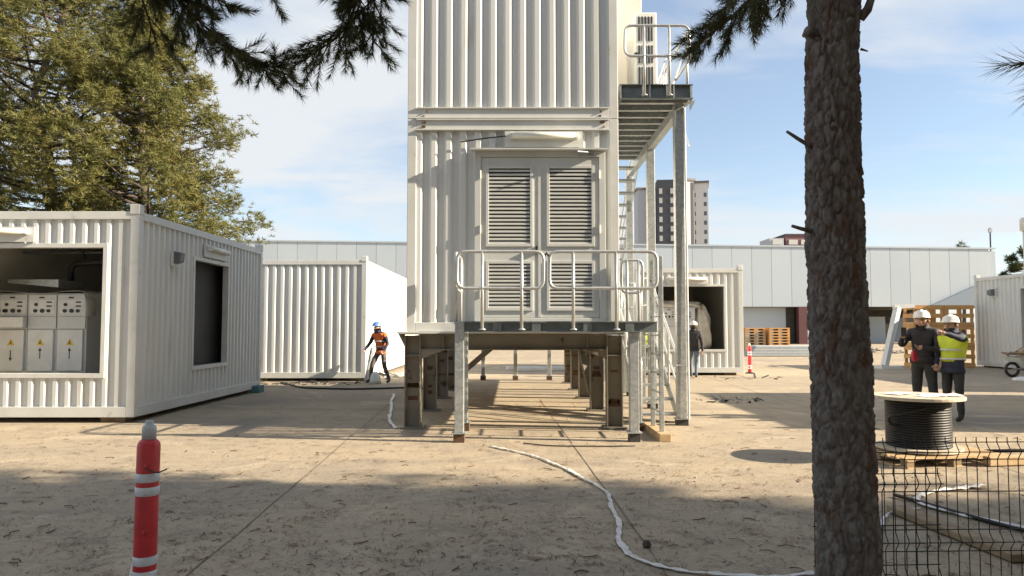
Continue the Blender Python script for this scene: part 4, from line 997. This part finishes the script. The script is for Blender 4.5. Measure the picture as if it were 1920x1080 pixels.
    md = bo.modifiers.new('folds', 'DISPLACE'); tx = bpy.data.textures.get('folds') or bpy.data.textures.new('folds', 'CLOUDS'); tx.noise_scale = .09; md.texture = tx; md.strength = .022; md.texture_coords = 'LOCAL'
    for s in (-1, 1):
        t = MB(); t.lathe([(.004, -.006), (.009, 0), (.004, .006)], 8, tuple(hd+Vector((s*.034, -.089, .022)))); t.build('eye', M['black'], P, True)
    t = MB(); t.tube([hd+Vector((-.024, -.088, -.055)), hd+Vector((0, -.095, -.057)), hd+Vector((.024, -.088, -.055))], .006, 6); t.build('mouth', M['lip'], P, True)
    if hair:
        t = MB(); t.lathe([(.078, -.055), (.092, 0), (.094, .05), (.07, .085)], 14, tuple(hd+Vector((0, .034, .005)))); t.build('hair', M['hair'], P, True)
    if helmet:
        hc = hd+Vector((0, .005, .058)); t = MB(); n = 20
        t.lathe([(.132, -.004), (.126, .012), (.122, .045), (.108, .085), (.07, .115), (.02, .126)], n, tuple(hc))
        t.v = [(v[0]*1, hc.y+(v[1]-hc.y)*1.12-(.035 if (v[1] < hc.y-.08 and v[2] < hc.z+.02) else 0), v[2]) for v in t.v]
        hm = t.build('helmet', M[helmet], P, True)
        t = MB(); t.tube([hc+Vector((0, -.12, .07)), hc+Vector((0, -.06, .115)), hc+Vector((0, .0, .13)), hc+Vector((0, .07, .112)), hc+Vector((0, .125, .06))], .014, 6); t.build('helmet_ridge', M[helmet], hm, True)
    if vest:
        vm = MB(); vmap = {}
        for fi in torso_faces:
            p = body.polygons[fi]
            if p.center.z < D['pelvis'].z+.02 or p.center.z > D['neck'].z-.025: continue
            ids = []
            for vi in p.vertices:
                if vi not in vmap:
                    v = body.vertices[vi]; vmap[vi] = len(vm.v); vv = v.co+v.normal*.014; vv.z = min(max(vv.z, D['pelvis'].z+.05), D['neck'].z-.03); vm.v.append(tuple(vv))
                ids.append(vmap[vi])
            vm.f.append(tuple(ids)); vm.mi.append(0)
        vo = vm.build('vest', M[vest], P, True); vo.modifiers.new('t', 'SOLIDIFY').thickness = .01
        for z in (1.05, 1.2):
            t = MB(); nn = 20; ring = []
            for k in range(nn):
                a = 2*math.pi*k/nn; q = D['spine'].lerp(D['chest'], (z-1.05)/.3); rr_ = .168*bulk
                ring.append(Vector((q.x+rr_*math.cos(a), q.y+rr_*math.sin(a), z)))
            t.tube(ring, .018, 6, closed=True); t.build('reflective_strip', M['reflect'], vo, True)
    if coat:
        t = MB(); nn = 22; zc = D['pelvis'].z-coat; vs = []
        for (zz, ro) in ((zc, .172), (zc+.05, .174), (zc+.10, .160)):
            for k in range(nn):
                a = 2*math.pi*k/nn; q = 1+.05*math.sin(a*5+zz*9)
                vs.append((D['pelvis'].x+ro*bulk*1.02*q*math.cos(a), D['pelvis'].y+ro*bulk*.80*q*math.sin(a), zz))
        t.add(vs, [(i*nn+k, i*nn+(k+1) % nn, (i+1)*nn+(k+1) % nn, (i+1)*nn+k) for i in range(2) for k in range(nn)])
        o = t.build('jacket_hem', M[hem or mats['top']], P, True); o.modifiers.new('t', 'SOLIDIFY').thickness = .02
    t = MB(); nk = D['neck']; t.lathe([(.082, -.02), (.086, .02), (.076, .055)], 14, (nk.x, nk.y, nk.z), False); o = t.build('collar', M[mats['top']], P, True); o.modifiers.new('t', 'SOLIDIFY').thickness = .012
    P.location = loc; P.rotation_euler.z = rotz; P.scale = (scale,)*3
    return P
A = dict(top='jacket', leg='trouser', shoe='shoe', skin='skin')
# man in dark jacket with phone (faces left of the camera)
def red_cloth(P, D): pass
pA = person('person in dark jacket and white helmet holding up a phone beside the drum', (7.02, 12.66, 0), R(-40),
       dict(elR=(-.30, -.16, 1.20), wrR=(-.22, -.40, 1.33), haR=(-.19, -.46, 1.38), elL=(.27, -.10, 1.12), wrL=(.06, -.29, 1.17), haL=(-.01, -.33, 1.18),
            head=(-.0, -.06, 1.60), crown=(0, -.06, 1.685), kneeL=(.13, -.03, .5), ankL=(.17, .04, .085), toeL=(.2, -.1, .035)), A, scale=1.035, bulk=1.14, coat=.03)
def free_item(name, label, cat, P, loc, build):
    o = build(loc); return tag(o, label, cat)
ph = MB(); ph.obox((6.54, 12.37, 1.40), (6.54, 12.37, 1.55), .08, .012, (.5, .8, 0)); tag(ph.build('mobile_phone', M['black'], bevel=.004), 'black phone held up in the hand of the person in dark jacket', 'phone')
rc = MB(); rc.add([(6.72+x_, 12.40+y_, 1.0+z_) for (x_, y_, z_) in ((-.05, 0, 0), (-.01, -.03, -.03), (.02, 0, .0), (.06, -.03, .03), (-.04, .02, .14), (0, -.02, .18), (.03, .02, .17), (.05, 0, .13))], [(0, 1, 5, 4), (1, 2, 6, 5), (2, 3, 7, 6), (0, 4, 7, 3), (4, 5, 6, 7), (0, 3, 2, 1)]); tag(rc.build('red_glove', M['redglove'], None, True), 'red work glove hanging at the waist of the person in dark jacket', 'glove')
pB = person('person in yellow vest and white helmet pointing past the dark jacketed person', (7.30, 12.30, 0), R(-62),
       dict(elL=(.29, -.24, 1.40), wrL=(.20, -.48, 1.47), haL=(.16, -.55, 1.49), elR=(-.25, .02, 1.13), wrR=(-.18, -.16, .95), haR=(-.15, -.21, .9)),
       dict(top='navy', leg='trouser', shoe='shoe', skin='skin'), vest='hivis', scale=.985, bulk=1.08, coat=.14)
pC = person('person in black jacket and grey jeans walking away before the kiosk opening', (5.62, 22.95, 0), R(165),
       dict(kneeL=(.11, -.12, .52), ankL=(.09, -.16, .09), toeL=(.09, -.31, .035), kneeR=(-.09, .06, .5), ankR=(-.07, .26, .12), toeR=(-.07, .14, .035), elL=(.26, -.03, 1.13), wrL=(.3, -.17, .95), haL=(.31, -.21, .89),
            elR=(-.25, .09, 1.12), wrR=(-.27, .09, .87), haR=(-.27, .08, .80)), dict(top='jacket', leg='jeans', shoe='shoe', skin='skin'), scale=.98, bulk=1.08, coat=.10)
pD = person('person in orange vest and blue helmet striding at the storage container corner', (-3.66, 20.75, 0), R(-28),
       dict(kneeL=(.13, -.02, .5), ankL=(.23, .10, .09), toeL=(.26, -.06, .035), kneeR=(-.17, -.20, .51), ankR=(-.30, -.10, .09), toeR=(-.34, -.25, .035), chest=(-.02, -.07, 1.32), neck=(-.03, -.11, 1.46), head=(-.04, -.15, 1.58), crown=(-.04, -.15, 1.665),
            shL=(.165, -.06, 1.39), shR=(-.205, -.06, 1.39), elL=(.27, -.05, 1.13), wrL=(.26, -.2, .93), haL=(.25, -.25, .88), elR=(-.27, -.18, 1.14), wrR=(-.3, -.36, .95), haR=(-.3, -.42, .9)),
       dict(top='navy', leg='camo', shoe='shoe', skin='skin'), helmet='helmetblue', vest='orange', scale=.97, coat=.12, hem='orange')
pE = person('person in yellow vest standing behind the ladder near the kiosk container', (4.22, 23.1, 0), R(10), {}, dict(top='hivis', leg='trouser', shoe='shoe', skin='skin'), vest='hivis', scale=.97)

# ------------------------------------------------------------------ trees
def bark_trunk(pts, rads, nr=132, seglen=.0125, seed=0, amp=.024):
    P = [Vector(p) for p in pts]; Q = []; Rr = []
    for i in range(len(P)-1):
        k = max(2, int((P[i+1]-P[i]).length/seglen))
        for j in range(k):
            t = j/k; Q.append(P[i].lerp(P[i+1], t)); Rr.append(rads[i]+(rads[i+1]-rads[i])*t)
    Q.append(P[-1]); Rr.append(rads[-1]); vs = []
    for i, p in enumerate(Q):
        for k in range(nr):
            a = 2*math.pi*k/nr; d = Vector((math.cos(a), math.sin(a), 0)); r = Rr[i]
            q = Vector((math.cos(a)*1.35, math.sin(a)*1.35, p.z*4.4+seed))
            w = noise.noise_vector(q*1.7)*.35
            ds, _ = noise.voronoi(q*2.5+w); e = min(1, (ds[1]-ds[0])*5.5)**.6
            e2 = noise.voronoi(q*6+w)[0]; e2 = min(1, (e2[1]-e2[0])*3.0)
            h = amp*(e-.75)+amp*.22*(e2-.6)*e+.012*noise.noise(q*.8)+.004*noise.noise(q*9)+.003*noise.noise(q*22)
            vs.append(p+d*(r+h))
    n = len(Q); m = MB()
    m.add(vs, [(i*nr+k, i*nr+(k+1) % nr, (i+1)*nr+(k+1) % nr, (i+1)*nr+k) for i in range(n-1) for k in range(nr)])
    return m
def needle_spray(m, base, d, length, nn, nl, rgx, w=.0016, droop=.0):
    d = d.normalized(); s = d.orthogonal().normalized(); u = d.cross(s)
    for _ in range(nn):
        t = rgx.random()**.8; p = base+d*(length*t); a = rgx.uniform(0, 6.283); side = s*math.cos(a)+u*math.sin(a)
        f = .55+.9*t; dirn = (d*f+side*rgx.uniform(.5, 1.1)+Vector((0, 0, -droop))).normalized()
        l = nl*rgx.uniform(.65, 1.1); e = p+dirn*l; c = dirn.cross(Vector((rgx.uniform(-1, 1), rgx.uniform(-1, 1), rgx.uniform(-1, 1))))
        if c.length < 1e-4: continue
        c = c.normalized()*w; m.add([p-c, p+c, e], [(0, 1, 2)])
def pine_limb(tree, pts, r0, seed, n_tw, nl=.085, spread=.55, start=.25, per=70, twl=.22, w=.0016, droop=.25):
    rgx = random.Random(seed); P = fillet(pts, .4, 5); L_ = [0]
    for a, b in zip(P, P[1:]): L_.append(L_[-1]+(b-a).length)
    def atl(t):
        x = t*L_[-1]
        for i in range(len(P)-1):
            if L_[i+1] >= x: return P[i].lerp(P[i+1], (x-L_[i])/max(1e-6, L_[i+1]-L_[i])), (P[i+1]-P[i]).normalized()
        return P[-1], (P[-1]-P[-2]).normalized()
    wood = MB(); wood.tube(P, [r0*(1-.8*L_[i]/L_[-1]) for i in range(len(P))], 8)
    nd = MB()
    for k in range(n_tw):
        t = start+(1-start)*((k+rgx.random())/n_tw); p, d = atl(t)
        sd = d.cross(Vector((0, 0, 1))).normalized()*rgx.choice((-1, 1)); ln = spread*(1.15-t*.75)*rgx.uniform(.5, 1.2)
        out = (d*rgx.uniform(.3, 1.0)+sd*rgx.uniform(.3, 1.0)+Vector((0, 0, rgx.uniform(-.55, .35)))).normalized()
        q = p+out*ln*.55; e = q+(out+Vector((0, 0, -droop))).normalized()*ln*.45
        wood.tube([p, q, e], [r0*.22, r0*.15, r0*.07], 5)
        for j in range(max(2, int(ln/twl*2.2))):
            tt = rgx.uniform(.25, 1.0); b = p.lerp(q, tt/.55) if tt < .55 else q.lerp(e, (tt-.55)/.45)
            o2 = (out+Vector((rgx.uniform(-.9, .9), rgx.uniform(-.9, .9), rgx.uniform(-.6, .5)))).normalized()
            wood.tube([b, b+o2*twl], [r0*.09, r0*.05], 4, False); needle_spray(nd, b+o2*twl*.15, o2, twl*.9, per, nl, rgx, w)
        needle_spray(nd, q, e-q, (e-q).length*1.05, per, nl, rgx, w)
    p, d = atl(1); needle_spray(nd, p-d*.15, d, .2, per, nl, rgx, w)
    lo = wood.build('limb', M['twig'], tree, True); tag(nd.build('needles', M['needle'], lo), kind='stuff')
    return lo
# foreground pine: trunk with stubs and one limb
PT = empty('pine_tree', (1.85, 4.15, 0), 'rough barked pine trunk rising before the wire fence', 'tree')
tp = [(1.86, 4.15, -.05), (1.853, 4.15, .2), (1.84, 4.15, 1.0), (1.822, 4.15, 1.9), (1.818, 4.15, 2.5), (1.83, 4.15, 3.1), (1.85, 4.15, 3.5), (1.9, 4.2, 5.5), (1.95, 4.2, 9.5)]
tr = [.20, .166, .158, .150, .144, .138, .136, .12, .05]
low = bark_trunk(tp[:7], tr[:7]); tko = low.build('trunk', M['bark'], PT, True)
m = MB(); m.tube(tp[6:], tr[6:], 20); m.build('upper_trunk', M['bark'], PT, True)
for pts, rs in ((((1.70, 4.12, 2.56), (1.60, 4.08, 2.60), (1.525, 4.05, 2.635)), (.014, .011, .008)), (((1.69, 4.12, 2.085), (1.61, 4.1, 2.10), (1.555, 4.08, 2.112)), (.014, .011, .009)),
                (((1.97, 4.1, 3.30), (2.005, 4.08, 3.34), (2.02, 4.06, 3.40)), (.03, .025, .02)), (((1.72, 4.1, 3.21), (1.665, 4.08, 3.215), (1.635, 4.06, 3.18)), (.035, .028, .012)),
                (((1.97, 4.1, 3.12), (2.0, 4.08, 3.10)), (.008, .004))):
    m = MB(); m.tube(pts, list(rs), 8); m.build('branch_stub', M['bark'], PT, True)
pine_limb(PT, [Vector((1.84, 4.2, 4.0)), Vector((1.66, 4.35, 3.78)), Vector((1.50, 4.5, 3.60)), Vector((1.34, 4.6, 3.47)), Vector((1.20, 4.62, 3.37))], .022, 21, 30, spread=.33, per=75, start=.18, twl=.16, w=.0020)
pine_limb(PT, [Vector((1.86, 4.2, 4.3)), Vector((1.66, 4.6, 3.95)), Vector((1.52, 4.9, 3.80))], .018, 22, 16, spread=.36, per=75, twl=.16, w=.002)
pine_limb(PT, [Vector((1.88, 4.2, 4.6)), Vector((2.6, 4.5, 4.8)), Vector((3.3, 4.6, 4.7))], .03, 23, 14, spread=.5, per=50)
# overhead branches from a pine beside the camera
PL = empty('pine_tree', (-3.2, 1.2, 0), 'pine beside the viewpoint whose dark branches hang over the upper left', 'tree')
m = MB(); m.tube([(-3.2, 1.2, -.05), (-3.15, 1.2, 3), (-3.0, 1.3, 6), (-2.9, 1.3, 10)], [.22, .19, .15, .05], 20); m.build('trunk', M['bark'], PL, True)
V = Vector
for i, (pts, n, sp) in enumerate((
    ([V((-3.1, 1.25, 5.2)), V((-2.75, 3.4, 4.6)), V((-2.45, 5.0, 3.95)), V((-2.05, 5.1, 3.55)), V((-1.56, 5.05, 3.30))], 22, .5),
    ([V((-3.1, 1.25, 5.0)), V((-2.8, 3.4, 4.5)), V((-2.55, 4.8, 4.0)), V((-2.5, 5.1, 3.55))], 15, .45),
    ([V((-3.05, 1.25, 5.6)), V((-2.5, 3.4, 4.9)), V((-2.15, 4.8, 4.1)), V((-2.0, 5.0, 3.75))], 13, .42),
    ([V((-3.0, 1.3, 6.2)), V((-1.7, 3.4, 5.0)), V((-.95, 4.6, 4.15)), V((-1.1, 5.0, 3.62)), V((-1.45, 5.1, 3.43))], 20, .42),
    ([V((-3.0, 1.3, 6.4)), V((-1.6, 3.4, 5.0)), V((-.9, 4.8, 4.1)), V((-.98, 5.1, 3.52))], 18, .36),
    ([V((-3.0, 1.3, 6.0)), V((-2.3, 3.4, 4.7)), V((-1.9, 4.9, 4.15)), V((-1.75, 5.1, 3.95))], 6, .3),
    ([V((-3.0, 1.3, 6.3)), V((-1.65, 3.4, 5.0)), V((-1.0, 4.7, 4.2)), V((-1.05, 5.05, 3.78)), V((-1.22, 5.1, 3.55))], 14, .38),
    ([V((-3.0, 1.3, 6.5)), V((-1.5, 3.4, 5.0)), V((-.9, 4.7, 4.15)), V((-1.0, 5.0, 3.70))], 11, .36),
    ([V((-3.1, 1.25, 5.3)), V((-2.7, 3.4, 4.6)), V((-2.35, 4.9, 4.05)), V((-2.2, 5.1, 3.65))], 12, .42),
    )):
    pine_limb(PL, pts, .028, 40+i, int(n*3.0), spread=sp, start=.5, per=90, twl=.16, w=.0021)
# far pines
def clump(m, c, r, n, rgx):
    for _ in range(n):
        a = rgx.uniform(0, 6.283); z = rgx.uniform(-.45, 1); q = math.sqrt(max(0, 1-z*z)); d = Vector((q*math.cos(a), q*math.sin(a), z))
        p = c+d*r*rgx.uniform(0, .35); e = c+d*r*rgx.uniform(.75, 1.2); w = d.cross(Vector((rgx.uniform(-1, 1), rgx.uniform(-1, 1), rgx.uniform(-1, 1))))
        if w.length < 1e-4: continue
        w = w.normalized()*r*rgx.uniform(.05, .10); m.add([p-w, p+w, e], [(0, 1, 2)])
def pine_mesh(tree, base, h, rmax, seed, zlow, npads=46, ncl=46, crown_mat='foliage', cr=.26, trunk_r=.26, flat=.55, nq=26):
    rgx = random.Random(seed); b = Vector(base)
    m = MB(); tpts = [b+Vector((rgx.uniform(-.15, .15)*k, rgx.uniform(-.15, .15)*k, h*k/5)) for k in range(6)]; tpts[0] = b+Vector((0, 0, -.05))
    m.tube(tpts, [trunk_r*(1-.17*k) for k in range(6)], 12); m.build('trunk', M['bark'], tree, True)
    lim = MB(); lf = MB()
    for i in range(npads):
        t = (i+rgx.random())/npads; z = zlow+(h-zlow)*t
        env = rmax*(math.sin(math.pi*min(1, .22+t*.82))**.7)
        a = i*2.4+rgx.uniform(-.5, .5); rr = env*rgx.uniform(.35, .98)
        pc = b+Vector((math.cos(a)*rr, math.sin(a)*rr, z+rgx.uniform(-.3, .3)))
        k = min(4, int(t*5)); tp_ = tpts[k].lerp(tpts[k+1], t*5-k); tp_ = Vector((tp_.x, tp_.y, max(zlow*.6, z-.25*rr)))
        mid = tp_.lerp(pc, .5)+Vector((0, 0, -.15)); lim.tube([tp_, mid, pc], [.07*(1-t*.5), .045, .02], 5)
        pr = rgx.uniform(.65, 1.25)*rmax/4.2
        for _ in range(ncl):
            d = Vector((rgx.gauss(0, .44), rgx.gauss(0, .44), rgx.gauss(0, .44)*flat))
            if d.length > .95: d *= .95/d.length*rgx.uniform(.6, 1)
            clump(lf, pc+d*pr, cr*rgx.uniform(.7, 1.3), nq, rgx)
    lim.build('limbs', M['twig'], tree, True)
    tag(lf.build('crown', M[crown_mat], tree), kind='stuff')
    return tree
T1 = empty('pine_tree', (-16.6, 26, 0), 'tall sunlit pine behind the switchgear container, the taller of a pair', 'tree'); pine_mesh(T1, (-16.6, 26, 0), 16.5, 4.6, 5, 2.2, 150, 105, cr=.185, nq=16, flat=.8)
T2 = empty('pine_tree', (-12.9, 25.5, 0), 'broad sunlit pine leaning over the switchgear container roof', 'tree'); pine_mesh(T2, (-12.9, 25.5, 0), 12.8, 3.8, 10, 1.6, 145, 100, cr=.18, nq=16, flat=.8)
T3 = empty('pine_tree', (-21.5, 28, 0), 'pine at the outer end of the row behind the switchgear container', 'tree'); pine_mesh(T3, (-21.5, 28, 0), 14, 4.4, 12, 3.0, 60, 70, cr=.22, nq=17)
# pines beyond the fence: their crowns shade the foreground
S0 = empty('pine_tree', (5.2, 1.0, 0), 'pine beside the wire fence with a low branch tip of long needles', 'tree')
pine_mesh(S0, (5.2, 1.0, 0), 10.5, 2.8, 31, 4.0, 40, 40, 'needle', .24, .2)
pine_limb(S0, [V((5.1, 1.1, 3.2)), V((3.4, 1.8, 2.75)), V((2.2, 2.15, 2.42)), V((1.53, 2.2, 2.345))], .016, 60, 11, nl=.11, spread=.24, start=.62, per=85, twl=.12, w=.0014)
S1 = empty('pine_tree', (9.8, 1.2, 0), 'pine in the grove round the viewpoint that shades the pavement', 'tree', 'pines shading the pavement')
pine_mesh(S1, (9.8, 1.2, 0), 12.5, 4.5, 70, 2.4, 74, 44, 'foliage', .36, .24, .75)
for (x, y, rz, sc) in ((15.8, 1.4, 1.0, 1.0), (21.8, .9, 2.3, 1.05), (28, 1.5, 4.0, 1.0), (13.0, -6.0, 5.1, 1.05), (20.5, -6.5, .6, 1.0), (6.5, -7.0, 3.0, 1.0), (-.5, -7.5, 4.4, 1.0), (-8, -6.0, 1.7, 1.0)):
    t = copy_tree(S1); t.location = (x, y, 0); t.rotation_euler.z = rz; t.scale = (sc,)*3
# bushes behind the hall
for i, (x, y, h) in enumerate(((52.5, 86, 10.9), (58.5, 84, 10.6), (63, 83, 11.5))):
    t = empty('bushy_tree', (x, y, 0), 'dark bushy tree behind the right end of the hall', 'tree', 'trees behind the hall'); pine_mesh(t, (x, y, 0), h, 3.6, 90+i, 4, 18, 24, 'needle', .5)
